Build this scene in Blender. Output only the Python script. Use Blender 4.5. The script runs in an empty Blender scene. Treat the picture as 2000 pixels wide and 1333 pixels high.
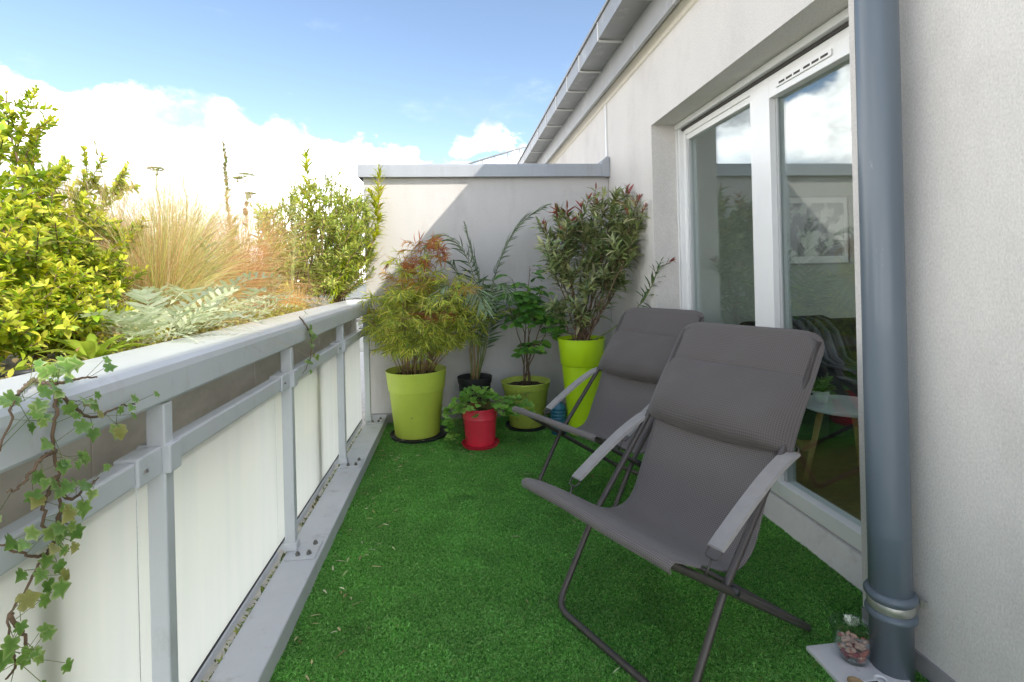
import bpy, bmesh, math, random
import numpy as np
from mathutils import Vector, Matrix

random.seed(7)
R = np.random.default_rng(11)
sc = bpy.context.scene
C = sc.collection

# ------------------------------------------------------------------ camera
EYE = np.array([0.0, 0.0, 1.25]); FPX = 1000.0
ROLL = math.radians(1.4); YAW = math.atan(0.110); PX, PY = 1000.0, 535.0
fw = np.array([math.sin(YAW), math.cos(YAW), 0]); rt = np.array([math.cos(YAW), -math.sin(YAW), 0]); upv = np.array([0, 0, 1.0])
cr, sr = math.cos(ROLL), math.sin(ROLL)
cam_d = bpy.data.cameras.new('camera'); cam = bpy.data.objects.new('camera', cam_d); C.objects.link(cam)
cam_d.sensor_width = 36; cam_d.lens = 18; cam_d.shift_y = (PY - 666.5) / 2000; cam_d.clip_start = 0.05; cam_d.clip_end = 3000
ix = cr * rt - sr * upv; iy = sr * rt + cr * upv
cam.matrix_world = Matrix(((ix[0], iy[0], -fw[0], EYE[0]), (ix[1], iy[1], -fw[1], EYE[1]), (ix[2], iy[2], -fw[2], EYE[2]), (0, 0, 0, 1)))
sc.camera = cam

def _ray(x, y):
    X, Y = x - PX, PY - y
    return fw + rt * ((cr * X + sr * Y) / FPX) + upv * ((-sr * X + cr * Y) / FPX)
def AX(x, y, X): r = _ray(x, y); return EYE + r * (X / r[0])          # photo measurement -> point on a plane of the place
def AY(x, y, Y): r = _ray(x, y); return EYE + r * (Y / r[1])
def AZ(x, y, Z): r = _ray(x, y); return EYE + r * ((Z - EYE[2]) / r[2])

# ------------------------------------------------------------------ sun, sky, exposure
SUN = Vector((1.0, -1.1, 1.14)).normalized()
EL = math.asin(SUN.z); AZI = math.atan2(SUN.x, SUN.y)
sd = bpy.data.lights.new('sun', 'SUN'); sd.energy = 2.0; sd.angle = math.radians(0.5); sd.color = (1.0, 0.95, 0.86)
so = bpy.data.objects.new('sun', sd); C.objects.link(so); so.rotation_mode = 'QUATERNION'; so.rotation_quaternion = SUN.to_track_quat('Z', 'Y')
so.location = (6, -6, 9)
sc.view_settings.view_transform = 'Standard'; sc.view_settings.look = 'None'; sc.view_settings.gamma = 1; sc.view_settings.use_curve_mapping = False
sc.view_settings.exposure = 1.36
sc.view_settings.use_white_balance = True; sc.view_settings.white_balance_temperature = 6800; sc.view_settings.white_balance_tint = 10
sc.cycles.use_denoising = True
sc.cycles.max_bounces = 10; sc.cycles.diffuse_bounces = 5; sc.cycles.transparent_max_bounces = 24; sc.cycles.transmission_bounces = 8
sc.cycles.sample_clamp_indirect = 8

SEED3 = (33.46, 19.05, 12.78)
def build_world():
    w = bpy.data.worlds.new('World'); sc.world = w; w.use_nodes = True
    nt = w.node_tree; N = nt.nodes; L = nt.links; N.clear()
    out = N.new('ShaderNodeOutputWorld'); bg = N.new('ShaderNodeBackground'); L.new(bg.outputs[0], out.inputs[0])
    bg.inputs[1].default_value = 0.108
    sky = N.new('ShaderNodeTexSky'); sky.sky_type = 'NISHITA'; sky.sun_disc = False
    sky.sun_elevation = EL; sky.sun_rotation = AZI; sky.air_density = 1.0; sky.dust_density = 0.6; sky.ozone_density = 1.4
    tc = N.new('ShaderNodeTexCoord'); sep = N.new('ShaderNodeSeparateXYZ'); L.new(tc.outputs['Generated'], sep.inputs[0])
    def m(op, a, b=None, c=None):
        n = N.new('ShaderNodeMath'); n.operation = op
        for i, v in enumerate((a, b, c)):
            if v is None: continue
            if isinstance(v, (int, float)): n.inputs[i].default_value = v
            else: L.new(v, n.inputs[i])
        return n.outputs[0]
    def noise(scale, detail, rough, sz, off):
        mp = N.new('ShaderNodeMapping'); mp.inputs['Scale'].default_value = (1, 1, sz); mp.inputs['Location'].default_value = off
        L.new(tc.outputs['Generated'], mp.inputs[0])
        n = N.new('ShaderNodeTexNoise'); n.inputs['Scale'].default_value = scale; n.inputs['Detail'].default_value = detail; n.inputs['Roughness'].default_value = rough
        L.new(mp.outputs[0], n.inputs['Vector']); return n.outputs['Fac']
    def mr(v, a, b, c, d, smooth=True):
        n = N.new('ShaderNodeMapRange'); n.interpolation_type = 'SMOOTHSTEP' if smooth else 'LINEAR'
        L.new(v, n.inputs[0])
        for i, x in enumerate((a, b, c, d)): n.inputs[i + 1].default_value = x
        return n.outputs[0]
    bank = m('SUBTRACT', m('MULTIPLY_ADD', sep.outputs[0], -0.15, 0.222), sep.outputs[2])       # a bank that stands higher to the left
    n1 = noise(6.5, 10, 0.54, 1.4, (0.3, 0.1, 0.45))
    v = m('ADD', bank, m('MULTIPLY', m('SUBTRACT', n1, 0.5), 0.26))
    mask = mr(v, -0.002, 0.022, 0, 1)
    n2 = noise(3.4, 6, 0.55, 1.6, (17.8, 8.1, 3.0))
    thin = mr(n2, 0.39, 0.53, 0.4, 1)
    mask = m('MULTIPLY', mask, thin)
    n3 = noise(3.1, 9, 0.55, 1.5, SEED3)                                                          # scattered cumulus added out of view for more light from above
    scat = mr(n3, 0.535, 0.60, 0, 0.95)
    n5 = noise(3.0, 8, 0.62, 2.5, (4.2, 2.4, 1.0)); wisps = mr(n5, 0.55, 0.85, 0, 0.18)
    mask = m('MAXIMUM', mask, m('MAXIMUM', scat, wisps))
    n4 = noise(6, 6, 0.6, 1.4, (2, 7, 3))
    shade = mr(n4, 0.34, 0.58, 0.0, 1)
    cm = N.new('ShaderNodeMix'); cm.data_type = 'RGBA'; L.new(shade, cm.inputs[0])
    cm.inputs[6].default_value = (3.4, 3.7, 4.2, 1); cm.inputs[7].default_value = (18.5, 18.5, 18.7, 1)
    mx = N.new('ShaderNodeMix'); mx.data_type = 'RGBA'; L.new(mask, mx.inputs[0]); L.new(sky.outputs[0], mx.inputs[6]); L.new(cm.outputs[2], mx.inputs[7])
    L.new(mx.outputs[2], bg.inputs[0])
build_world()

# ------------------------------------------------------------------ materials
MATS = {}
def M(name, col, rough=0.5, metal=0.0, var=0.0, vscale=6.0, bump=0.0, bscale=80.0, bdist=0.002, col2=None, stain=None, sscale=3.0, smin=.55, smax=.72, coat=0.0, stretch=(1, 1, 1), spec=0.5, grain=0.0, gscale=300.0):
    m = bpy.data.materials.new(name); m.use_nodes = True; nt = m.node_tree; N = nt.nodes; L = nt.links
    b = N['Principled BSDF']; b.inputs['Base Color'].default_value = (*col, 1); b.inputs['Roughness'].default_value = rough; b.inputs['Metallic'].default_value = metal
    b.inputs['Coat Weight'].default_value = coat; b.inputs['Specular IOR Level'].default_value = spec
    tc = N.new('ShaderNodeTexCoord'); mp = N.new('ShaderNodeMapping'); L.new(tc.outputs['Object'], mp.inputs[0]); mp.inputs['Scale'].default_value = stretch
    def noise(s, d=6, r=.6):
        n = N.new('ShaderNodeTexNoise'); n.inputs['Scale'].default_value = s; n.inputs['Detail'].default_value = d; n.inputs['Roughness'].default_value = r
        L.new(mp.outputs[0], n.inputs['Vector']); return n.outputs['Fac']
    cur = None
    if var > 0 or col2:
        mx = N.new('ShaderNodeMix'); mx.data_type = 'RGBA'
        r = N.new('ShaderNodeMapRange'); L.new(noise(vscale), r.inputs[0]); r.inputs[1].default_value = .3; r.inputs[2].default_value = .7
        L.new(r.outputs[0], mx.inputs[0])
        a = tuple(c * (1 - var) for c in col); d = col2 if col2 else tuple(min(1, c * (1 + var)) for c in col)
        mx.inputs[6].default_value = (*a, 1); mx.inputs[7].default_value = (*d, 1); cur = mx.outputs[2]
    if stain:
        mx = N.new('ShaderNodeMix'); mx.data_type = 'RGBA'
        r = N.new('ShaderNodeMapRange'); L.new(noise(sscale, 9, .7), r.inputs[0]); r.inputs[1].default_value = smin; r.inputs[2].default_value = smax
        L.new(r.outputs[0], mx.inputs[0])
        if cur: L.new(cur, mx.inputs[6])
        else: mx.inputs[6].default_value = (*col, 1)
        mx.inputs[7].default_value = (*stain, 1); cur = mx.outputs[2]
    if grain:
        mx = N.new('ShaderNodeMix'); mx.data_type = 'RGBA'; mx.blend_type = 'MULTIPLY'; mx.inputs[0].default_value = 1
        r = N.new('ShaderNodeMapRange'); L.new(noise(gscale, 3, .7), r.inputs[0]); r.inputs[1].default_value = .3; r.inputs[2].default_value = .7; r.inputs[3].default_value = 1 - grain; r.inputs[4].default_value = 1 + grain * .4
        cb = N.new('ShaderNodeCombineColor')
        for i in range(3): L.new(r.outputs[0], cb.inputs[i])
        if cur: L.new(cur, mx.inputs[6])
        else: mx.inputs[6].default_value = (*col, 1)
        L.new(cb.outputs[0], mx.inputs[7]); cur = mx.outputs[2]
    if cur: L.new(cur, b.inputs['Base Color'])
    if bump > 0:
        bp = N.new('ShaderNodeBump'); bp.inputs['Strength'].default_value = bump; bp.inputs['Distance'].default_value = bdist
        L.new(noise(bscale, 4, .6), bp.inputs['Height']); L.new(bp.outputs[0], b.inputs['Normal'])
    MATS[name] = m; return m

M('plaster', (.725, .69, .65), .9, var=.03, vscale=3, bump=.75, bscale=210, bdist=.004, stain=(.58, .545, .515), sscale=1.7, smin=.48, smax=.8, stretch=(1, 1, .6), grain=.17, gscale=190)
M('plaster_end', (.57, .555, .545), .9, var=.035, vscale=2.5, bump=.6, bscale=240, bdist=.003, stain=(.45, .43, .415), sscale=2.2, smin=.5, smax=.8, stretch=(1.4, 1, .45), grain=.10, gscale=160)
M('skirting', (.30, .29, .29), .85, var=.15, vscale=9, bump=.4, bscale=90)
M('zinc', (.33, .33, .325), .42, .35, var=.07, vscale=4, stain=(.5, .5, .49), sscale=7, bump=.1, bscale=12)
M('zinc_joint', (.72, .71, .69), .45, .1)
M('zinc_coping', (.36, .385, .42), .5, .25, var=.06, vscale=3, stain=(.29, .30, .32), sscale=6, stretch=(3, 1, .4), bump=.1, bscale=8)
M('cream', (.72, .665, .57), .8, var=.04, vscale=5, bump=.2, bscale=150)
M('soffit', (.45, .43, .40), .6, var=.08, vscale=6)
M('pvc', (.80, .80, .79), .32, var=.02, vscale=4, coat=.2)
M('pvc_grey', (.45, .46, .46), .4)
M('rubber', (.03, .03, .035), .7)
M('dark_slot', (.06, .055, .05), .8)
M('sill', (.62, .60, .57), .8, var=.06, vscale=6, bump=.3, bscale=120, stain=(.46, .43, .40), sscale=8, smin=.52)
M('paint', (.55, .58, .61), .38, .0, var=.04, vscale=5, stain=(.42, .43, .43), sscale=11, smin=.56, smax=.8, bump=.08, bscale=60, stretch=(1, 1, .5), coat=.1)
M('kerb', (.48, .495, .52), .62, var=.07, vscale=4, bump=.35, bscale=90, stain=(.31, .31, .31), sscale=9, smin=.56, smax=.74)
M('bolt', (.20, .19, .18), .5, .6, var=.2, vscale=60)
M('trough', (.62, .565, .49), .5, .25, var=.15, vscale=3, stain=(.46, .41, .35), sscale=4, smin=.45, smax=.75, stretch=(1, 1, 2))
M('soil', (.075, .05, .034), 1, var=.5, vscale=60, bump=1, bscale=120, bdist=.01)
M('gravel_soil', (.42, .36, .26), 1, var=.3, vscale=50, bump=1, bscale=90, bdist=.02, col2=(.6, .54, .42))
M('lime', (.62, .75, .11), .48, var=.05, vscale=5, stain=(.40, .40, .12), sscale=22, smin=.63, smax=.70)
M('lime_bright', (.50, .75, .015), .36, var=.03, vscale=5)
M('lime_dull', (.50, .60, .10), .5, var=.08, vscale=6, stain=(.25, .27, .08), sscale=7, smin=.55)
M('red', (.66, .028, .055), .42, var=.08, vscale=6, stain=(.55, .08, .08), sscale=24, smin=.63, smax=.70)
M('black_plastic', (.025, .026, .028), .5, var=.2, vscale=20)
M('teal_plastic', (.02, .13, .20), .3, var=.1, vscale=12)
M('tube', (.085, .074, .068), .42, .3, var=.08, vscale=20)
M('strap', (.30, .285, .27), .65, var=.06, vscale=30, bump=.3, bscale=300)
M('white_tag', (.75, .6, .58), .7)
M('steel', (.55, .55, .54), .32, .9)
M('pipe_grey', (.115, .145, .175), .33, .0, var=.06, vscale=4, stain=(.17, .20, .23), sscale=30, smin=.66, smax=.72, stretch=(1, 1, .25), bump=.05, bscale=20, coat=.15)
M('brass', (.46, .46, .42), .4, .7, var=.15, vscale=40)
M('tile_white', (.66, .65, .66), .5, var=.06, vscale=15, stain=(.4, .36, .32), sscale=16, smin=.6)
M('nuts', (.45, .14, .10), .6, var=.35, vscale=30)
M('nuts_dark', (.26, .03, .03), .5, var=.3, vscale=30)
M('nuts_pale', (.58, .36, .27), .6, var=.2, vscale=30)
M('stem_green', (.16, .20, .06), .7, var=.2, vscale=20)
M('stem_pale', (.36, .40, .18), .7, var=.15, vscale=20)
M('stem_brown', (.16, .105, .065), .85, var=.3, vscale=40, bump=.4, bscale=200)
M('stem_tan', (.36, .24, .12), .8, var=.25, vscale=30)
M('dry_leaf', (.50, .42, .22), .8, var=.25, vscale=40)
M('moss', (.10, .14, .03), 1, var=.5, vscale=25, bump=1, bscale=80, bdist=.02)
M('roof_gravel', (.60, .58, .53), 1, var=.2, vscale=30, bump=.6, bscale=60, bdist=.02)
M('ground', (.20, .21, .19), 1, var=.25, vscale=.05)
M('inner_wall', (.50, .53, .49), .9, var=.02, vscale=3)
M('inner_floor', (.24, .125, .055), .35, var=.25, vscale=8, stretch=(1, 8, 1))
M('picture_frame', (.32, .32, .31), .4)
M('table_white', (.78, .78, .77), .35)
M('beech', (.55, .33, .14), .5, var=.15, vscale=10, stretch=(1, 1, .2))
M('sofa', (.018, .018, .020), .9, var=.2, vscale=40)
M('cloth_stripe', (.11, .125, .14), .9, var=.2, vscale=20)
M('roof_zinc', (.34, .35, .36), .45, .4, var=.05, vscale=3)
M('railing_white', (.6, .6, .6), .4)

def leaf_mat(name, rough=.45, trans=.35, spec=.4):
    m = bpy.data.materials.new(name); m.use_nodes = True; nt = m.node_tree; N = nt.nodes; L = nt.links
    b = N['Principled BSDF']; out = N['Material Output']
    at = N.new('ShaderNodeAttribute'); at.attribute_name = 'Col'
    L.new(at.outputs['Color'], b.inputs['Base Color']); b.inputs['Roughness'].default_value = rough; b.inputs['Specular IOR Level'].default_value = spec
    tr = N.new('ShaderNodeBsdfTranslucent')
    hs = N.new('ShaderNodeHueSaturation'); hs.inputs['Value'].default_value = 1.35; hs.inputs['Saturation'].default_value = 1.08; L.new(at.outputs['Color'], hs.inputs['Color']); L.new(hs.outputs[0], tr.inputs['Color'])
    mx = N.new('ShaderNodeMixShader'); mx.inputs[0].default_value = trans
    L.new(b.outputs[0], mx.inputs[1]); L.new(tr.outputs[0], mx.inputs[2]); L.new(mx.outputs[0], out.inputs['Surface'])
    MATS[name] = m
leaf_mat('leaf'); leaf_mat('leaf_glossy', .32, .28, .5); leaf_mat('straw', .7, .35, .2); leaf_mat('turf_blade', .55, .42, .3)

def turf_patches():                                                     # worn and fresh patches: one tint for each tuft
    nt = MATS['turf_blade'].node_tree; N = nt.nodes; L = nt.links; at = [n for n in N if n.type == 'ATTRIBUTE'][0]
    ia = N.new('ShaderNodeAttribute'); ia.attribute_type = 'INSTANCER'; ia.attribute_name = 'shd'
    mx = N.new('ShaderNodeMix'); mx.data_type = 'RGBA'; mx.blend_type = 'MULTIPLY'; mx.inputs[0].default_value = 1
    cb = N.new('ShaderNodeCombineColor'); k = N.new('ShaderNodeMath'); k.operation = 'MULTIPLY_ADD'; L.new(ia.outputs['Fac'], k.inputs[0]); k.inputs[1].default_value = .5; k.inputs[2].default_value = .75
    for i in range(3): L.new(k.outputs[0], cb.inputs[i])
    tg = [(l.to_socket) for l in L if l.from_socket == at.outputs['Color']]
    L.new(at.outputs['Color'], mx.inputs[6]); L.new(cb.outputs[0], mx.inputs[7])
    for t in tg: L.new(mx.outputs[2], t)
turf_patches()
def frosted():
    m = bpy.data.materials.new('frosted_glass'); m.use_nodes = True; nt = m.node_tree; N = nt.nodes; L = nt.links; N.clear()
    out = N.new('ShaderNodeOutputMaterial'); df = N.new('ShaderNodeBsdfDiffuse'); tr = N.new('ShaderNodeBsdfTranslucent'); gl = N.new('ShaderNodeBsdfGlossy')
    df.inputs[0].default_value = (.90, .915, .84, 1); tr.inputs[0].default_value = (.97, .98, .90, 1); gl.inputs['Roughness'].default_value = .22
    tc = N.new('ShaderNodeTexCoord'); mp = N.new('ShaderNodeMapping'); mp.inputs['Scale'].default_value = (1, 5, .35); L.new(tc.outputs['Object'], mp.inputs[0])
    nz = N.new('ShaderNodeTexNoise'); nz.inputs['Scale'].default_value = 3; nz.inputs['Detail'].default_value = 3; L.new(mp.outputs[0], nz.inputs['Vector'])
    r = N.new('ShaderNodeMapRange'); L.new(nz.outputs[0], r.inputs[0]); r.inputs[1].default_value = .42; r.inputs[2].default_value = .72
    cx = N.new('ShaderNodeMix'); cx.data_type = 'RGBA'; L.new(r.outputs[0], cx.inputs[0]); cx.inputs[6].default_value = (.97, .98, .92, 1); cx.inputs[7].default_value = (.91, .935, .885, 1); L.new(cx.outputs[2], tr.inputs[0])
    a = N.new('ShaderNodeMixShader'); a.inputs[0].default_value = .84; L.new(df.outputs[0], a.inputs[1]); L.new(tr.outputs[0], a.inputs[2])
    fr = N.new('ShaderNodeFresnel'); fr.inputs[0].default_value = 1.4
    c = N.new('ShaderNodeMixShader'); L.new(fr.outputs[0], c.inputs[0]); L.new(a.outputs[0], c.inputs[1]); L.new(gl.outputs[0], c.inputs[2]); L.new(c.outputs[0], out.inputs[0])
    MATS['frosted'] = m
frosted()
def clear(name, ior, tint):
    m = bpy.data.materials.new(name); m.use_nodes = True; nt = m.node_tree; N = nt.nodes; L = nt.links; N.clear()
    out = N.new('ShaderNodeOutputMaterial'); tr = N.new('ShaderNodeBsdfTransparent'); gl = N.new('ShaderNodeBsdfGlossy')
    tr.inputs[0].default_value = (*tint, 1); gl.inputs['Roughness'].default_value = 0.0; gl.inputs[0].default_value = (.93, .97, 1, 1)
    lw = N.new('ShaderNodeLayerWeight'); lw.inputs[0].default_value = .5; pw = N.new('ShaderNodeMath'); pw.operation = 'POWER'; L.new(lw.outputs['Facing'], pw.inputs[0]); pw.inputs[1].default_value = 5
    fr = N.new('ShaderNodeMath'); fr.operation = 'MULTIPLY_ADD'; L.new(pw.outputs[0], fr.inputs[0]); fr.inputs[1].default_value = 1 - ior; fr.inputs[2].default_value = ior
    c = N.new('ShaderNodeMixShader'); L.new(fr.outputs[0], c.inputs[0]); L.new(tr.outputs[0], c.inputs[1]); L.new(gl.outputs[0], c.inputs[2]); L.new(c.outputs[0], out.inputs[0])
    MATS[name] = m
clear('window_glass', .135, (.86, .92, .9)); clear('bowl_glass', .035, (.93, .96, .95)); clear('jar_glass', .06, (.93, .96, .95))

def sling_mat():
    m = M('sling', (.115, .105, .105), .75)
    nt = m.node_tree; N = nt.nodes; L = nt.links; b = N['Principled BSDF']; out = N['Material Output']
    uv = N.new('ShaderNodeTexCoord'); ck = N.new('ShaderNodeTexChecker'); mp = N.new('ShaderNodeMapping'); mp.inputs['Rotation'].default_value = (0, 0, .785)
    L.new(uv.outputs['UV'], mp.inputs[0]); L.new(mp.outputs[0], ck.inputs[0]); ck.inputs['Scale'].default_value = 210
    ck.inputs[1].default_value = (.074, .063, .058, 1); ck.inputs[2].default_value = (.116, .099, .091, 1)
    nz = N.new('ShaderNodeTexNoise'); nz.inputs['Scale'].default_value = 5; nz.inputs['Detail'].default_value = 8; L.new(uv.outputs['UV'], nz.inputs['Vector'])
    rr = N.new('ShaderNodeMapRange'); L.new(nz.outputs[0], rr.inputs[0]); rr.inputs[1].default_value = .5; rr.inputs[2].default_value = .8; rr.inputs[4].default_value = .35
    mx = N.new('ShaderNodeMix'); mx.data_type = 'RGBA'; L.new(rr.outputs[0], mx.inputs[0]); L.new(ck.outputs[0], mx.inputs[6]); mx.inputs[7].default_value = (.125, .112, .107, 1)
    L.new(mx.outputs[2], b.inputs['Base Color'])
    bp = N.new('ShaderNodeBump'); bp.inputs['Strength'].default_value = .35; bp.inputs['Distance'].default_value = .002; L.new(ck.outputs['Fac'], bp.inputs['Height']); L.new(bp.outputs[0], b.inputs['Normal'])
    b.inputs['Sheen Weight'].default_value = .15
    m2 = m.copy(); m2.name = 'sling_open'; N = m2.node_tree.nodes; L = m2.node_tree.links
    tp = N.new('ShaderNodeBsdfTransparent'); ms = N.new('ShaderNodeMixShader'); ms.inputs[0].default_value = .17
    L.new(N['Principled BSDF'].outputs[0], ms.inputs[1]); L.new(tp.outputs[0], ms.inputs[2]); L.new(ms.outputs[0], N['Material Output'].inputs['Surface'])
    ck2 = [n for n in N if n.type == 'TEX_CHECKER'][0]; ck2.inputs[1].default_value = (.118, .102, .095, 1); ck2.inputs[2].default_value = (.225, .198, .187, 1)  # seat copy of the cloth made paler, extra light put into its colour
    MATS['sling_open'] = m2
sling_mat()

def print_mat():                                                       # dark blotches on pale paper behind glass
    m = M('print', (.6, .62, .58), .25); nt = m.node_tree; N = nt.nodes; L = nt.links; b = N['Principled BSDF']
    tc = N.new('ShaderNodeTexCoord'); n = N.new('ShaderNodeTexNoise'); n.inputs['Scale'].default_value = 7; n.inputs['Detail'].default_value = 5; L.new(tc.outputs['Object'], n.inputs['Vector'])
    r = N.new('ShaderNodeValToRGB'); L.new(n.outputs[0], r.inputs[0]); r.color_ramp.elements[0].position = .47; r.color_ramp.elements[0].color = (.02, .02, .02, 1); r.color_ramp.elements[1].position = .56; r.color_ramp.elements[1].color = (.55, .56, .52, 1)
    L.new(r.outputs[0], b.inputs['Base Color'])
print_mat()

# ------------------------------------------------------------------ mesh helpers
def link(name, me, mat, parent=None, smooth=False, kind=None):
    o = bpy.data.objects.new(name, me); C.objects.link(o)
    if mat: me.materials.append(MATS[mat])
    if parent: o.parent = parent
    if smooth:
        for p in me.polygons: p.use_smooth = True
    if kind: o['kind'] = kind
    return o
def empty(name, loc=(0, 0, 0), parent=None):
    o = bpy.data.objects.new(name, None); C.objects.link(o); o.location = loc; o.empty_display_size = .05
    if parent: o.parent = parent
    return o
def tag(o, label, cat, group=None, kind=None):
    o['label'] = label; o['category'] = cat
    if group: o['group'] = group
    if kind: o['kind'] = kind
    return o
def struct(o, label=None):
    o['kind'] = 'structure'
    if label: o['label'] = label
    return o
def off(parent): return np.array(parent.matrix_basis.translation) if parent is not None and parent.parent is None else (np.array(parent.matrix_basis.translation) + off(parent.parent) if parent is not None else np.zeros(3))
def pyd(name, V, F, mat, parent=None, smooth=False, kind=None, local=False):
    V = np.asarray(V, float)
    if parent is not None and not local: V = V - off(parent)
    me = bpy.data.meshes.new(name); me.from_pydata(V.tolist(), [], F); me.update()
    return link(name, me, mat, parent, smooth, kind)
def boxes(name, bs, mat, parent=None, bevel=0.0, segs=2, local=False):
    """one mesh made of the boxes (x0,x1,y0,y1,z0,z1) that form ONE piece"""
    bm = bmesh.new(); o3 = np.zeros(3) if (parent is None or local) else off(parent)
    for (x0, x1, y0, y1, z0, z1) in bs:
        r = bmesh.ops.create_cube(bm, size=1)
        for v in r['verts']:
            v.co = Vector(((x0 + x1) / 2 + v.co.x * (x1 - x0) - o3[0], (y0 + y1) / 2 + v.co.y * (y1 - y0) - o3[1], (z0 + z1) / 2 + v.co.z * (z1 - z0) - o3[2]))
    if bevel: bmesh.ops.bevel(bm, geom=bm.edges[:], offset=bevel, segments=segs, affect='EDGES', profile=.5)
    me = bpy.data.meshes.new(name); bm.to_mesh(me); bm.free()
    return link(name, me, mat, parent)
def box(name, x0, x1, y0, y1, z0, z1, mat, parent=None, bevel=0.0, segs=2, local=False):
    return boxes(name, [(x0, x1, y0, y1, z0, z1)], mat, parent, bevel, segs, local)
def prism_y(name, prof, y0, y1, mat, parent=None, smooth=False):        # closed (x,z) profile swept along y
    n = len(prof); V = [(p[0], y0, p[1]) for p in prof] + [(p[0], y1, p[1]) for p in prof]
    F = [(i, (i + 1) % n, n + (i + 1) % n, n + i) for i in range(n)] + [tuple(range(n - 1, -1, -1)), tuple(range(n, 2 * n))]
    return pyd(name, V, F, mat, parent, smooth)
def lathe(name, prof, cen, mat, parent=None, segs=40, smooth=True, local=False, wob=0.0):
    V = []; F = []; n = len(prof)
    for k in range(segs):
        a = 2 * math.pi * k / segs
        for r, z in prof: V.append((cen[0] + r * math.cos(a), cen[1] + r * math.sin(a), cen[2] + z))
    for k in range(segs):
        k2 = (k + 1) % segs
        for i in range(n - 1): F.append((k * n + i, k2 * n + i, k2 * n + i + 1, k * n + i + 1))
    o = pyd(name, V, F, mat, parent, smooth, local=local)
    return o
def sharp(o, deg=35):
    m = o.modifiers.new('split', 'EDGE_SPLIT'); m.split_angle = math.radians(deg); return o
def frames(P):
    P = np.asarray(P, float); T = np.gradient(P, axis=0); T /= np.linalg.norm(T, axis=1)[:, None] + 1e-12
    a = np.array([0, 0, 1.0]) if abs(T[0][2]) < .9 else np.array([1.0, 0, 0])
    X = np.cross(T[0], a); X /= np.linalg.norm(X); Xs = [X]
    for i in range(1, len(P)):
        X = X - T[i] * (X @ T[i]); X /= np.linalg.norm(X) + 1e-12; Xs.append(X)
    Xs = np.array(Xs); return T, Xs, np.cross(T, Xs)
def tube_data(P, r, segs=8, closed=False):
    P = np.asarray(P, float); n = len(P); rr = np.broadcast_to(np.asarray(r, float), (n,))
    T, X, Y = frames(P)
    if closed:
        T = np.roll(P, -1, 0) - np.roll(P, 1, 0); T /= np.linalg.norm(T, axis=1)[:, None]
        X2 = [X[0]]
        for i in range(1, n): x = X2[-1] - T[i] * (X2[-1] @ T[i]); X2.append(x / np.linalg.norm(x))
        X = np.array(X2); Y = np.cross(T, X)
    a = np.linspace(0, 2 * math.pi, segs, endpoint=False)
    V = (P[:, None, :] + rr[:, None, None] * (np.cos(a)[None, :, None] * X[:, None, :] + np.sin(a)[None, :, None] * Y[:, None, :])).reshape(-1, 3)
    F = []
    for i in range(n if closed else n - 1):
        j = (i + 1) % n
        for k in range(segs): k2 = (k + 1) % segs; F.append((i * segs + k, i * segs + k2, j * segs + k2, j * segs + k))
    if not closed: F.append(tuple(range(segs - 1, -1, -1))); F.append(tuple((n - 1) * segs + k for k in range(segs)))
    return V, F
def tube(name, P, r, mat, parent=None, segs=10, closed=False, local=False):
    V, F = tube_data(P, r, segs, closed); return pyd(name, V, F, mat, parent, True, local=local)
def tubes(name, items, mat, parent=None, segs=5, kind=None):            # branching wood of ONE plant part
    V = []; F = []; b = 0
    for P, r in items:
        v, f = tube_data(P, r, segs); V.append(v); F += [tuple(i + b for i in q) for q in f]; b += len(v)
    return pyd(name, np.vstack(V), F, mat, parent, True, kind=kind)
def fillet(P, rad, n=6):                                                 # round the inner corners of a polyline
    P = [np.asarray(p, float) for p in P]; out = [P[0]]
    for i in range(1, len(P) - 1):
        a, b, c = P[i - 1], P[i], P[i + 1]; u = (a - b); v = (c - b); lu, lv = np.linalg.norm(u), np.linalg.norm(v)
        d = min(rad, lu * .49, lv * .49); p, q = b + u / lu * d, b + v / lv * d
        for t in np.linspace(0, 1, n): out.append((1 - t) ** 2 * p + 2 * t * (1 - t) * b + t * t * q)
    out.append(P[-1]); return np.array(out)
def bez(p0, p1, bend, n=9, wob=0.0):
    p0, p1, bend = (np.asarray(v, float) for v in (p0, p1, bend)); t = np.linspace(0, 1, n)[:, None]
    m = (p0 + p1) / 2 + bend; P = (1 - t) ** 2 * p0 + 2 * t * (1 - t) * m + t * t * p1
    if wob: P[1:-1] += R.normal(0, wob, (n - 2, 3))
    return P
def along(P, t):
    P = np.asarray(P); t = np.atleast_1d(t); s = np.r_[0, np.cumsum(np.linalg.norm(np.diff(P, axis=0), axis=1))]; s = s / s[-1]
    return np.stack([np.interp(t, s, P[:, k]) for k in range(3)], 1)

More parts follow.
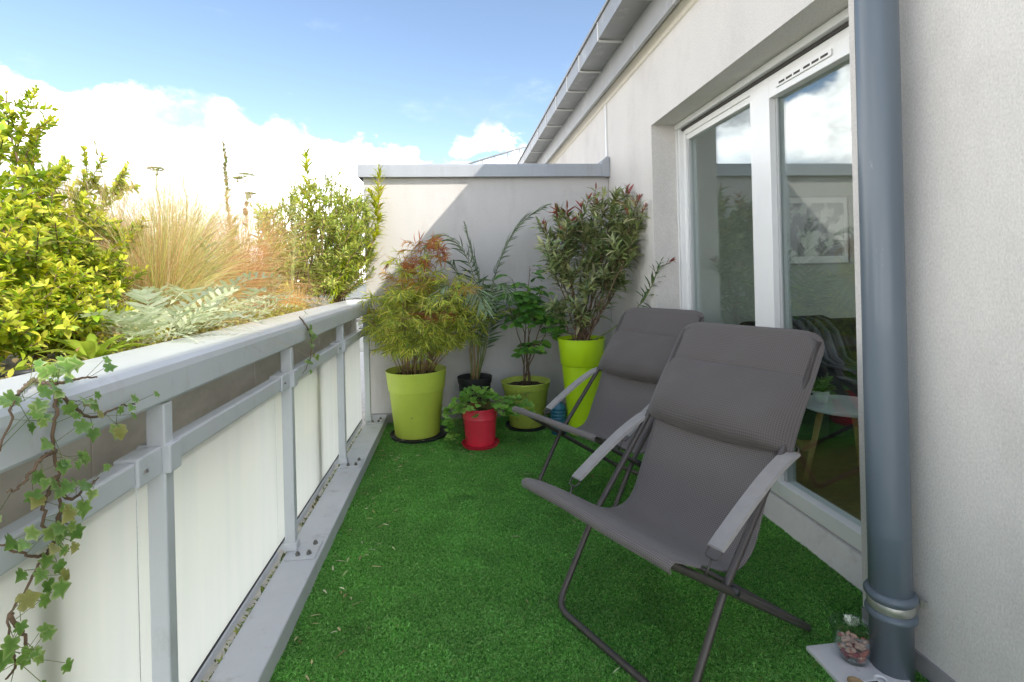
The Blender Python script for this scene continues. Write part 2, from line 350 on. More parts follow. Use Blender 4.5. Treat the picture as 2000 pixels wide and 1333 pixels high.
class Leaves:
    """collects leaves (base, direction, up, length, width, colour) and builds them as one foliage mesh"""
    TS = ((0.32, .5), (0.68, .38))
    def __init__(s, fold=.22, curl=.18, ts=None): s.it = []; s.fold = fold; s.curl = curl; s.ts = ts or Leaves.TS
    def add(s, P, D, U, L, W, Ccol):
        n = len(P); s.it.append((np.asarray(P, float), np.asarray(D, float), np.asarray(U, float), np.broadcast_to(L, (n,)).astype(float), np.broadcast_to(W, (n,)).astype(float), np.broadcast_to(Ccol, (n, 3)).astype(float)))
    def build(s, name, mat, parent, kind='stuff'):
        P, D, U, L, W, K = (np.concatenate([i[j] for i in s.it]) for j in range(6)); n = len(P)
        D = D / (np.linalg.norm(D, axis=1)[:, None] + 1e-9); S = np.cross(D, U); S /= np.linalg.norm(S, axis=1)[:, None] + 1e-9; Nn = np.cross(S, D)
        cu = s.curl * R.uniform(.3, 1.6, n)
        def pt(t, side, lift): return P + D * (L * t)[:, None] + S * (side * W)[:, None] + Nn * (-cu * L * t * t + lift * W)[:, None]
        (t1, h1), (t2, h2) = s.ts; f = s.fold
        V = np.stack([pt(0, 0, 0), pt(t1, -h1, f), pt(t1, 0, 0), pt(t1, h1, f), pt(t2, -h2, f * .8), pt(t2, 0, 0), pt(t2, h2, f * .8), pt(1, 0, 0)], 1).reshape(-1, 3)
        base = np.arange(n)[:, None] * 8
        loops = np.concatenate([base + np.array(q) for q in ((0, 2, 1), (0, 3, 2))], 1)
        tri = np.concatenate([base + np.array(q) for q in ((0, 2, 1), (0, 3, 2), (4, 5, 7), (5, 6, 7))], 1).reshape(-1, 3)
        quad = np.concatenate([base + np.array(q) for q in ((1, 2, 5, 4), (2, 3, 6, 5))], 1).reshape(-1, 4)
        if parent is not None: V = V - off(parent)
        me = bpy.data.meshes.new(name); nt_, nq = len(tri), len(quad)
        me.vertices.add(len(V)); me.vertices.foreach_set('co', V.ravel().astype(np.float32))
        me.loops.add(nt_ * 3 + nq * 4); me.loops.foreach_set('vertex_index', np.r_[tri.ravel(), quad.ravel()].astype(np.int32))
        me.polygons.add(nt_ + nq); me.polygons.foreach_set('loop_start', np.r_[np.arange(nt_) * 3, nt_ * 3 + np.arange(nq) * 4].astype(np.int32))
        me.update(calc_edges=True); me.validate()
        a = me.color_attributes.new('Col', 'FLOAT_COLOR', 'POINT'); kk = np.ones((n, 8, 4)); kk[:, :, :3] = K[:, None, :]; a.data.foreach_set('color', kk.ravel().astype(np.float32))
        me.polygons.foreach_set('use_smooth', np.ones(nt_ + nq, bool))
        return link(name, me, mat, parent, kind=kind)
def g(k, pal): return (np.asarray(pal) * k).tolist()
def cols(n, pal, jit=.18):
    pal = np.asarray(pal, float); c = pal[R.integers(0, len(pal), n)] * (1 + R.normal(0, jit, (n, 1))) * (1 + R.normal(0, jit * .35, (n, 3))); return np.clip(c, .004, .9)
def sprig(lv, P, t0, t1, n, L, W, ang, pal, droop=0.0, tipcol=None, tipfrom=.8, jit=.18, spread=.25, whorl=2):
    """n leaves set spirally / in pairs along the shoot P"""
    t = np.linspace(t0, t1, n) + R.normal(0, .01, n); t = np.clip(t, 0, 1); p = along(P, t); q = along(P, np.clip(t + .04, 0, 1)) - along(P, np.clip(t - .04, 0, 1)); q /= np.linalg.norm(q, axis=1)[:, None] + 1e-9
    a = np.array([0, 0, 1.0]) + 0 * q; a[np.abs(q[:, 2]) > .95] = (1, 0, 0); X = np.cross(q, a); X /= np.linalg.norm(X, axis=1)[:, None]; Y = np.cross(q, X)
    ph = np.arange(n) * (2.399 if whorl == 1 else math.pi) + (np.arange(n) // whorl) * (math.pi / 2 if whorl == 2 else 0) + R.normal(0, .45, n)
    rad = X * np.cos(ph)[:, None] + Y * np.sin(ph)[:, None]; an = ang + R.normal(0, spread, n)
    an = an * (1 - .45 * np.clip((t - .8) / .2, 0, 1))
    D = q * np.cos(an)[:, None] + rad * np.sin(an)[:, None]; D[:, 2] -= droop; U = q * np.sin(an)[:, None] - rad * np.cos(an)[:, None] + np.array([0, 0, .35])
    c = cols(n, pal, jit)
    if tipcol is not None:
        k = (t > tipfrom) & (R.random(n) < .8); c[k] = cols(k.sum(), tipcol, jit)
    sz = R.uniform(.7, 1.2, n) * (1 - .35 * np.clip((t - .85) / .15, 0, 1))
    lv.add(p, D, U, L * sz, W * sz * R.uniform(.85, 1.15, n), c)
def col_mesh(name, V, F, K):                                             # mesh data with a colour attribute
    me = bpy.data.meshes.new(name); me.from_pydata([tuple(v) for v in V], [], F); me.update()
    a = me.color_attributes.new('Col', 'FLOAT_COLOR', 'POINT'); kk = np.ones((len(V), 4)); kk[:, :3] = K; a.data.foreach_set('color', kk.ravel().astype(np.float32))
    for p in me.polygons: p.use_smooth = True
    return me
def place(name, me, parent, p, d, u, s):
    """a piece that shares mesh data, set at p, its +y along d and its +z near u"""
    d = Vector(d).normalized(); u = Vector(u); x = d.cross(u).normalized(); z = x.cross(d)
    o = bpy.data.objects.new(name, me); C.objects.link(o); o.parent = parent; q = Vector(p) - Vector(off(parent))
    o.matrix_basis = Matrix(((x.x * s, d.x * s, z.x * s, q.x), (x.y * s, d.y * s, z.y * s, q.y), (x.z * s, d.z * s, z.z * s, q.z), (0, 0, 0, 1)))
    return o
def mat_mesh(me, mat): me.materials.append(MATS[mat]); return me

# ================================================================== THE SETTING
YE = 4.46                                                               # end wall
XW = 1.38                                                               # house wall
struct(pyd('ground', [(-1500, -1500, -12), (1500, -1500, -12), (1500, 1500, -12), (-1500, 1500, -12)], [(0, 1, 2, 3)], 'ground'))
M('paving', (.60, .575, .53), .85, var=.08, vscale=3, bump=.3, bscale=90)  # pale floor tone, added to bounce sun from behind the camera
struct(box('floor', -.75, 1.6, -4.2, YE + .2, -.25, -.012, 'paving'))
struct(box('terrace', 1.601, 5.3, -4.2, -1.7, -.25, -.012, 'paving'))
struct(box('flat_roof', -7, -.752, -4, 9, -.3, -.03, 'roof_gravel'))  # pale gravel in place of greenery, added to light the panels from behind
struct(box('kerb', -.75, -.602, -2.2, YE - .002, -.011, .08, 'kerb', bevel=.006))

# ------------------------------------------------------------------ artificial turf
def turf():
    n = 60
    xs = np.linspace(-.598, XW - .004, 34); ys = np.linspace(-.4, YE - .004, 70)
    V = [(x, y, 0.0) for y in ys for x in xs]; F = [(j * 34 + i, j * 34 + i + 1, (j + 1) * 34 + i + 1, (j + 1) * 34 + i) for j in range(69) for i in range(33)]
    M('turf_base', (.06, .2, .04), 1, var=.3, vscale=40)
    b = len(V); V += [(XW - .006, 1.645, .0002), (1.504, 1.645, .0002), (1.504, 3.435, .0002), (XW - .006, 3.435, .0002)]; F.append((b, b + 1, b + 2, b + 3))
    t = pyd('artificial_turf', V, F, 'turf_base'); tag(t, 'short green artificial grass carpet covering the balcony floor', 'artificial grass', kind='stuff')
    # one tuft of blades, repeated
    m = 1900; rad = .078 * np.sqrt(R.random(m)); an = R.uniform(0, 2 * math.pi, m); P = np.stack([rad * np.cos(an), rad * np.sin(an), np.zeros(m)], 1)
    h = R.uniform(.007, .015, m); w = R.uniform(.0010, .0018, m); d = R.normal(0, .85, (m, 2)); side = R.uniform(0, 2 * math.pi, m)
    S = np.stack([np.cos(side), np.sin(side), 0 * side], 1) * w[:, None]
    mid = P + np.stack([d[:, 0] * h * .35, d[:, 1] * h * .35, h * .6], 1); tip = P + np.stack([d[:, 0] * h * 1.1, d[:, 1] * h * 1.1, h * (1 - .14 * (d ** 2).sum(1)).clip(.3, 1)], 1)
    V = np.stack([P - S, P + S, mid - S, mid + S, tip], 1).reshape(-1, 3); F = []
    for i in range(m): b = i * 5; F += [(b, b + 1, b + 3, b + 2), (b + 2, b + 3, b + 4)]
    K = np.array([(.11, .33, .055), (.16, .44, .08), (.22, .54, .12), (.35, .68, .21), (.04, .16, .025)])[R.integers(0, 5, m)] * R.uniform(.75, 1.25, (m, 1))
    k = R.random(m) < .025; K[k] = (.32, .40, .13)
    tuft = col_mesh('turf_tuft', V, F, np.repeat(K, 5, 0)); mat_mesh(tuft, 'turf_blade'); src = bpy.data.objects.new('turf_tuft', tuft)
    pts = []
    for x in np.arange(-.57, XW - .01, .072):
        for y in np.arange(.3, YE - .01, .072): pts.append((x + random.uniform(-.016, .016), y + random.uniform(-.016, .016), .0015))
    edge = len(pts)
    for x in (XW + .03, XW + .075):
        for y in np.arange(1.69, 3.41, .06): pts.append((x + random.uniform(-.01, .01), y, .0015))
    pts = np.array(pts); pts[:edge, 0] = pts[:edge, 0].clip(-.565, XW - .02); pts[:, 1] = pts[:, 1].clip(.3, YE - .03)
    me = bpy.data.meshes.new('turf_blades'); me.from_pydata(pts.tolist(), [], [])
    a = me.attributes.new('rot', 'FLOAT_VECTOR', 'POINT'); rv = np.zeros((len(pts), 3)); rv[:, 2] = R.uniform(0, 6.28, len(pts)); rv[:, :2] = R.normal(0, .03, (len(pts), 2)); a.data.foreach_set('vector', rv.ravel().astype(np.float32))
    f = .5 + .5 * np.sin(pts[:, 0] * 5.1 + 1.7 * np.sin(pts[:, 1] * 2.3)) * np.sin(pts[:, 1] * 4.3 + 2 * np.sin(pts[:, 0] * 3.1)); s = np.stack([R.uniform(.95, 1.1, len(pts)), R.uniform(.95, 1.1, len(pts)), .85 + .25 * f + R.normal(0, .12, len(pts))], 1)
    a = me.attributes.new('siz', 'FLOAT_VECTOR', 'POINT'); a.data.foreach_set('vector', s.ravel().astype(np.float32))
    a = me.attributes.new('shd', 'FLOAT', 'POINT'); a.data.foreach_set('value', (.2 * f + .4 + R.normal(0, .22, len(pts))).clip(0, 1).astype(np.float32))
    o = link('blade_pile', me, None, t, kind='stuff')
    g = bpy.data.node_groups.new('turf', 'GeometryNodeTree'); g.interface.new_socket('Geometry', in_out='INPUT', socket_type='NodeSocketGeometry'); g.interface.new_socket('Geometry', in_out='OUTPUT', socket_type='NodeSocketGeometry')
    gi = g.nodes.new('NodeGroupInput'); go = g.nodes.new('NodeGroupOutput'); ip = g.nodes.new('GeometryNodeInstanceOnPoints'); oi = g.nodes.new('GeometryNodeObjectInfo'); oi.inputs[0].default_value = src
    def na(nm):
        q = g.nodes.new('GeometryNodeInputNamedAttribute'); q.data_type = 'FLOAT_VECTOR'; q.inputs[0].default_value = nm; return q.outputs[0]
    g.links.new(gi.outputs[0], ip.inputs['Points']); g.links.new(oi.outputs['Geometry'], ip.inputs['Instance']); g.links.new(na('rot'), ip.inputs['Rotation']); g.links.new(na('siz'), ip.inputs['Scale']); g.links.new(ip.outputs[0], go.inputs[0])
    o.modifiers.new('tufts', 'NODES').node_group = g
turf()

# ------------------------------------------------------------------ the house
def house():
    h = tag(empty('house', (XW, 2.5, 0)), 'pale plastered house with zinc gutter and a large white patio window', 'house')
    ya, yb, zt = 1.64, 3.44, 2.26                                        # window opening
    ys = [-1.6, ya, yb, 11]; zs = [-.2, zt, 2.80]; V = []; F = []
    for z in zs:
        for y in ys: V.append((XW, y, z))
    for j in range(2):
        for i in range(3):
            if (i, j) != (1, 0): F.append((j * 4 + i, (j + 1) * 4 + i, (j + 1) * 4 + i + 1, j * 4 + i + 1))
    b = len(V); V += [(1.70, ya, -.2), (1.70, yb, -.2), (1.70, yb, zt), (1.70, ya, zt)]
    F += [(1, b, b + 3, 5), (2, 6, b + 2, b + 1), (5, b + 3, b + 2, 6)]
    V += [(1.70, -1.6, -.2), (1.70, -1.6, 2.8), (1.70, 11, -.2), (1.70, 11, 2.8)]                       # near and far end, inner face
    c = b + 4; F += [(0, 8, c + 1, c), (3, c + 2, c + 3, 11)]
    pyd('wall', V, F, 'plaster', h)
    box('skirting', XW - .008, XW - .0005, -1.6, ya - .003, -.2, .065, 'skirting', h)
    box('skirting', XW - .008, XW - .0005, yb + .003, YE - .003, -.2, .065, 'skirting', h)
    # cornice, fascia and box gutter
    prism_y('cornice', [(XW - .001, 2.745), (XW - .012, 2.752), (XW - .018, 2.772), (XW - .045, 2.80), (XW - .052, 2.835), (XW - .03, 2.86), (XW + .1, 2.86), (XW + .1, 2.745)], -1.6, 11, 'cream', h)
    fy = [-1.6, -.2, 1.4, 2.85, 4.30, 5.8, 7.4, 9.2, 11]
    for i in range(len(fy) - 1):
        box('fascia_board', 1.285, 1.312, fy[i] + .003, fy[i + 1] - .003, 2.785, 2.985, 'zinc', h, bevel=.003)
    box('soffit', 1.314, 1.60, -1.6, 11, 2.90, 2.97, 'soffit', h)
    gy = [-1.6, -.8, -.1, .6, 1.3, 1.9, 2.5, 3.12, 3.72, 4.30, 4.78, 5.32, 5.92, 6.52, 7.2, 7.9, 8.6, 9.4, 10.2, 11]
    for i in range(len(gy) - 1):
        o = pyd('gutter', *gutter_geo(gy[i] + .002, gy[i + 1] + .018, .0015 * (i % 2)), 'zinc', h)
        s = boxes('gutter_joint', [(1.094, 1.107, gy[i + 1] - .008, gy[i + 1] + .012, 2.968, 3.108), (1.107, 1.285, gy[i + 1] - .008, gy[i + 1] + .012, 2.964, 2.974)], 'zinc_joint', o)
    box('gutter_lip', 1.083, 1.098, -1.6, 11, 3.112, 3.135, 'roof_zinc', h, bevel=.004)
    # zinc roof rising behind the gutter, with standing seams
    rf = pyd('roof', [(1.15, -1.6, 3.10), (4.9, -1.6, 4.55), (4.9, 11, 4.55), (1.15, 11, 3.10), (1.15, -1.6, 3.04), (4.9, -1.6, 4.49), (4.9, 11, 4.49), (1.15, 11, 3.04)], [(0, 3, 2, 1), (4, 5, 6, 7), (0, 4, 7, 3), (0, 1, 5, 4), (3, 7, 6, 2), (1, 2, 6, 5)], 'roof_zinc', h)
    # vertical white cover strip where the end wall meets the house
    box('cover_strip', XW - .014, XW - .0005, YE - .004, YE + .024, 2.215, 2.744, 'pvc', h, bevel=.002)
    # ---------------- window
    w = empty('window', (0, 0, 0), h)
    w.location = (.2, 0, 0)
    def wb(name, y0, y1, z0, z1, x0, x1, mat='pvc', bev=.003): return box(name, x0, x1, y0, y1, z0, z1, mat, w, bevel=bev)
    prism_y('sill', [(1.505, -.1), (1.505, .012), (1.555, .098), (1.560, .104), (1.66, .108), (1.66, -.1)], ya + .002, yb - .002, 'sill', w)
    wb('shutter_box', ya + .002, yb - .002, 2.222, zt - .002, 1.545, 1.66, 'pvc')
    wb('shutter_slot', ya + .04, yb - .04, 2.205, 2.222, 1.575, 1.655, 'dark_slot', 0)
    # guide rails of the roller shutter, with their grooves
    for (a, c2, d) in ((yb - .020, yb - .002, 1), (ya + .002, ya + .02, 1)): wb('guide_rail', a, c2, .108, 2.222, 1.552, 1.66)
    wb('guide_groove', yb - .034, yb - .020, .108, 2.222, 1.585, 1.66, 'dark_slot', 0)
    wb('guide_rail', yb - .052, yb - .034, .108, 2.222, 1.556, 1.66)
    wb('frame_post', yb - .085, yb - .052, .108, 2.205, 1.585, 1.66); wb('frame_post', ya + .02, ya + .085, .108, 2.205, 1.585, 1.66)
    wb('frame_head', ya + .085, yb - .085, 2.17, 2.205, 1.582, 1.66); wb('frame_base', ya + .085, yb - .085, .108, .124, 1.575, 1.66, 'pvc')
    # fixed leaf (far) and sliding leaf (near)
    wb('leaf_stile', 2.478, 2.560, .124, 2.17, 1.572, 1.65); wb('leaf_rail', 2.560, yb - .085, 2.135, 2.17, 1.592, 1.65); wb('leaf_rail', 2.560, yb - .085, .124, .19, 1.592, 1.65)
    wb('glazing_bead', yb - .107, yb - .085, .19, 2.135, 1.60, 1.65, 'pvc_grey', 0)
    wb('leaf_stile', 2.385, 2.472, .124, 2.17, 1.566, 1.65); wb('leaf_rail', ya + .17, 2.385, 2.088, 2.17, 1.566, 1.65); wb('leaf_rail', ya + .17, 2.385, .124, .187, 1.566, 1.65)
    wb('leaf_stile', ya + .085, ya + .17, .124, 2.17, 1.566, 1.65)
    wb('seal', 2.472, 2.478, .124, 2.17, 1.585, 1.65, 'dark_slot', 0)
    for (a, c2) in ((2.367, 2.3845), (2.3849, 2.385)):
        if c2 - a > .01: wb('glazing_bead', a, c2, .187, 2.088, 1.598, 1.65, 'pvc_grey', 0)
    vt = wb('trickle_vent', 1.95, 2.32, 2.118, 2.146, 1.558, 1.566, 'pvc', .002)
    for k in range(6):
        y = 1.968 + k * .054 + (.012 if k > 2 else 0); box('vent_slot', 1.5565, 1.5578, y, y + .042, 2.127, 2.137, 'dark_slot', vt)
    wb('pane', 2.560, yb - .107, .19, 2.135, 1.616, 1.622, 'window_glass', 0); wb('pane', ya + .17, 2.367, .187, 2.088, 1.606, 1.612, 'window_glass', 0)
    # ---------------- the room behind it
    struct(box('room_floor', 1.702, 5.2, -.6, 4.4, -.2, .10, 'inner_floor'))
    struct(box('room_ceiling', 1.702, 5.2, -.6, 4.4, 2.5, 2.7, 'inner_wall'))
    struct(box('room_wall_far', 1.702, 5.3, 4.3, 4.45, .10, 2.5, 'inner_wall'))
    struct(box('room_wall_near', 1.702, 5.3, -.75, -.6, .10, 2.5, 'inner_wall'))
    struct(boxes('room_wall_back', [(5.2, 5.35, -.599, .2, .10, 2.5), (5.2, 5.35, 3.4, 4.299, .10, 2.5), (5.2, 5.35, .201, 3.399, .10, .7), (5.2, 5.35, .201, 3.399, 2.3, 2.5)], 'inner_wall'))  # unseen window opening added to let daylight into the room
    return h
def gutter_geo(y0, y1, e):
    t = .012; P = [(1.10 - e, 3.125), (1.10 - e, 2.98 - e), (1.284, 2.976 - e), (1.284, 3.02), (1.284 - t, 3.02), (1.284 - t, 2.99), (1.10 + t, 2.993), (1.10 + t, 3.125)]
    n = len(P); V = [(a, y0, b) for a, b in P] + [(a, y1 - .02, b) for a, b in P]
    return V, [(i, (i + 1) % n, n + (i + 1) % n, n + i) for i in range(n)] + [tuple(range(n - 1, -1, -1)), tuple(range(n, 2 * n))]
house()

# ------------------------------------------------------------------ end wall with its zinc coping
ew = tag(empty('end_wall', (.3, YE, 0)), 'pale plastered end wall of the balcony with a grey metal coping', 'wall')
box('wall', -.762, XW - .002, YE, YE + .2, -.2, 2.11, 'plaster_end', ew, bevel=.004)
box('skirting', -.75, XW - .012, YE - .012, YE - .0005, -.01, .09, 'skirting', ew)
def coping():
    prof = [(YE - .055, 2.092), (YE - .055, 2.190), (YE - .045, 2.204), (YE + .1, 2.222), (YE + .245, 2.204), (YE + .255, 2.19), (YE + .255, 2.092), (YE + .247, 2.092), (YE + .24, 2.18), (YE - .04, 2.18), (YE - .047, 2.092)]
    n = len(prof); x0, x1 = -.795, XW - .004; V = [(x0, a, b) for a, b in prof] + [(x1, a, b) for a, b in prof]
    F = [(i, n + i, n + (i + 1) % n, (i + 1) % n) for i in range(n)] + [tuple(range(n)), tuple(range(2 * n - 1, n - 1, -1))]
    o = pyd('coping', V, F, 'zinc_coping', ew)
    box('end_cap', x0 - .003, x0 - .0003, YE - .056, YE + .256, 2.092, 2.205, 'zinc_coping', o)
    pyd('upstand', [(XW - .075, YE - .060, 2.088), (XW - .004, YE - .060, 2.088), (XW - .004, YE - .060, 2.26), (XW - .03, YE - .060, 2.265), (XW - .075, YE - .060, 2.215), (XW - .075, YE + .2, 2.205), (XW - .004, YE + .2, 2.205), (XW - .004, YE + .2, 2.26), (XW - .03, YE + .2, 2.265), (XW - .075, YE + .2, 2.23)],
        [(0, 1, 2, 3, 4), (4, 3, 8, 9), (3, 2, 7, 8), (9, 8, 7, 6, 5), (0, 4, 9, 5), (1, 6, 7, 2)], 'zinc_coping', o)
coping()

# ------------------------------------------------------------------ guard rail on the far roof
rr = tag(empty('roof_railing', (.9, 9, 2.9)), 'thin grey guard rail sloping up behind the end wall, below the gutter', 'railing')
A_, B_ = AY(940, 313, 9.0), AY(1045, 281, 9.0); d_ = B_ - A_
tube('handrail', [A_ - d_ * .3, B_ + d_ * .4], .016, 'zinc', rr, 6)
for k in range(5):
    p = A_ + d_ * (.02 + .23 * k); tube('baluster', [p - np.array([0, 0, .55]), p], .010, 'zinc', rr, 6)

# ------------------------------------------------------------------ railing
YP = [-1.67, -.67, .33, 1.33, 2.29, 3.31, 4.25]
def railing():
    r = tag(empty('balcony_railing', (-.74, 1.5, .08)), 'grey painted metal railing with frosted glass panels along the planter', 'railing')
    prism_y('top_rail', [(-.727, .955), (-.713, .958), (-.705, .966), (-.703, 1.03), (-.7065, 1.046), (-.716, 1.057), (-.731, 1.061), (-.905, 1.064), (-.918, 1.060), (-.92, 1.045), (-.92, .955)], -2.2, YE - .004, 'paint', r)
    for i, y in enumerate(YP):
        box('post', -.756, -.712, y, y + .038, .093, .9545, 'paint', r, bevel=.004)
        sh = boxes('post_shoe', [(-.762, -.706, y - .006, y + .044, .0845, .118)], 'paint', r, bevel=.003)
        bp = box('base_plate', -.735, -.615, y - .075, y + .068, .0806, .0866, 'kerb', r, bevel=.0015)
        for (dx, dy) in ((-.69, -.045), (-.645, -.04), (-.68, .045), (-.64, .04)):
            if dy > 0 and dx < -.65: continue
            lathe('bolt', [(0, .016), (.006, .016), (.006, .009), (.010, .009), (.010, 0), (0, 0)], (dx, y + dy, .0866), 'bolt', bp, 6, False)
        br = boxes('bracket', [(-.772, -.718, y - .095, y - .0005, .786, .853), (-.778, -.700, y - .0005, y + .052, .784, .855)], 'paint', r, bevel=.004)
        lathe('bolt', [(0, .006), (.006, .006), (.007, 0)], (-.718, y - .07, .815), 'bolt', br, 8, False)
        for o in br.children: o.rotation_euler = (0, 0, 0)
        if i < len(YP) - 1:
            y2 = YP[i + 1]
            box('mid_rail', -.766, -.723, y + .0525, y2 - .0955, .791, .847, 'paint', r, bevel=.006)
            box('bottom_rail', -.806, -.776, y + .045, y2 - .012, .068, .096, 'paint', r, bevel=.003)
            pn = box('glass_panel', -.795, -.785, y + .012, y2 + .008, .0965, .806, 'frosted', r, bevel=.001, segs=1)
            pn.data.materials.append(MATS['bowl_glass'])
            for f_ in pn.data.polygons:
                if f_.normal.x < .5: f_.material_index = 1
            box('seal', -.7975, -.7825, y + .012, y2 + .008, .0962, .104, 'rubber', pn)
    return r
railing()
# the planting trough behind the railing
tr = tag(empty('planter_trough', (-1.3, 1.5, 0)), 'long brown metal planter trough behind the railing', 'planter')
for i in range(len(YP)):
    y0 = YP[i] - .05; y1 = YP[i + 1] - .054 if i < len(YP) - 1 else YE - .02
    box('side_panel', -.858, -.842, y0, y1, .745, .954, 'trough', tr, bevel=.002)
box('base', -1.66, -.86, -2.2, 5.4, .86, .88, 'trough', tr)
box('outer_side', -1.68, -1.662, -2.2, 5.4, .86, 1.04, 'trough', tr)
for y in (-.9, 1.07, 3.0, 4.9):
    box('leg', -.865, -.81, y - .035, y + .035, -.03, .744, 'trough', tr); box('leg', -1.6, -1.52, y - .04, y + .04, -.03, .858, 'trough', tr)
def soil():
    nx, ny = 20, 160; xs = np.linspace(-1.660, -.922, nx); ys = np.linspace(-2.1, 5.35, ny); X, Y = np.meshgrid(xs, ys); Z = 1.035 + .012 * np.sin(X * 23 + Y * 7) * np.sin(Y * 11) + R.normal(0, .006, X.shape)
    V = np.stack([X, Y, Z], -1).reshape(-1, 3); F = [(j * nx + i, j * nx + i + 1, (j + 1) * nx + i + 1, (j + 1) * nx + i) for j in range(ny - 1) for i in range(nx - 1)]
    pyd('soil', V, F, 'gravel_soil', tr, True)
soil()

# ------------------------------------------------------------------ rainwater pipe
dp = tag(empty('drainpipe', (1.295, 1.43, 0)), 'blue grey rainwater downpipe in front of the house wall', 'drainpipe')
pc = (1.295, 1.43)
lathe('pipe', [(0, -.01), (.056, -.01), (.056, .43), (.0565, .434), (.056, .438), (.056, 2.97)], (*pc, 0), 'pipe_grey', dp, 48)
cl = lathe('collar', [(.056, .262), (.064, .260), (.069, .252), (.069, .244), (.063, .238), (.060, .236), (.0575, .205), (.060, .203), (.066, .199), (.068, .191), (.066, .184), (.058, .180), (.056, .179)], (*pc, 0), 'pipe_grey', dp, 48)
lathe('clamp_band', [(.0605, .207), (.062, .209), (.062, .231), (.0605, .233)], (*pc, 0), 'brass', cl, 48)
cl.rotation_euler = (0, 0, 0)
tube('clamp_screw', [(pc[0] + .04, pc[1] - .035, .232), (pc[0] + .073, pc[1] - .038, .232)], .004, 'brass', cl, 8)
lathe('clamp_nut', [(0, -.009), (.010, -.009), (.010, .009), (0, .009)], (pc[0] + .067, pc[1] - .045, .236), 'brass', cl, 6, False)
tube('wall_bracket', [(pc[0] + .05, pc[1], .22), (XW - .001, pc[1], .22)], .006, 'steel', cl, 8)

# ================================================================== FOLDING CHAIRS
def catmull(P, n):
    P = np.asarray(P, float); s = np.r_[0, np.cumsum(np.linalg.norm(np.diff(P, axis=0), axis=1))]; t = np.linspace(0, s[-1], n); Q = np.vstack([2 * P[0] - P[1], P, 2 * P[-1] - P[-2]]); out = []
    for v in t:
        i = min(np.searchsorted(s, v, 'right') - 1, len(P) - 2); u = (v - s[i]) / (s[i + 1] - s[i]); a, b, c, d = Q[i:i + 4]
        out.append(.5 * ((2 * b) + (c - a) * u + (2 * a - 5 * b + 4 * c - d) * u * u + (3 * b - a - 3 * c + d) * u ** 3))
    return np.array(out)
def grid_mesh(name, G, mat, parent, thick=0, uv=None, smooth=True):
    nv, nu = G.shape[:2]; me = bpy.data.meshes.new(name); F = [(j * nu + i, j * nu + i + 1, (j + 1) * nu + i + 1, (j + 1) * nu + i) for j in range(nv - 1) for i in range(nu - 1)]
    me.from_pydata(G.reshape(-1, 3).tolist(), [], F); me.update()
    if uv is not None:
        l = me.uv_layers.new(name='UV'); U = uv.reshape(-1, 2)
        for lp in me.loops: l.data[lp.index].uv = U[lp.vertex_index]
    o = link(name, me, mat, parent, smooth)
    if thick: m = o.modifiers.new('thick', 'SOLIDIFY'); m.thickness = thick; m.offset = 0
    return o
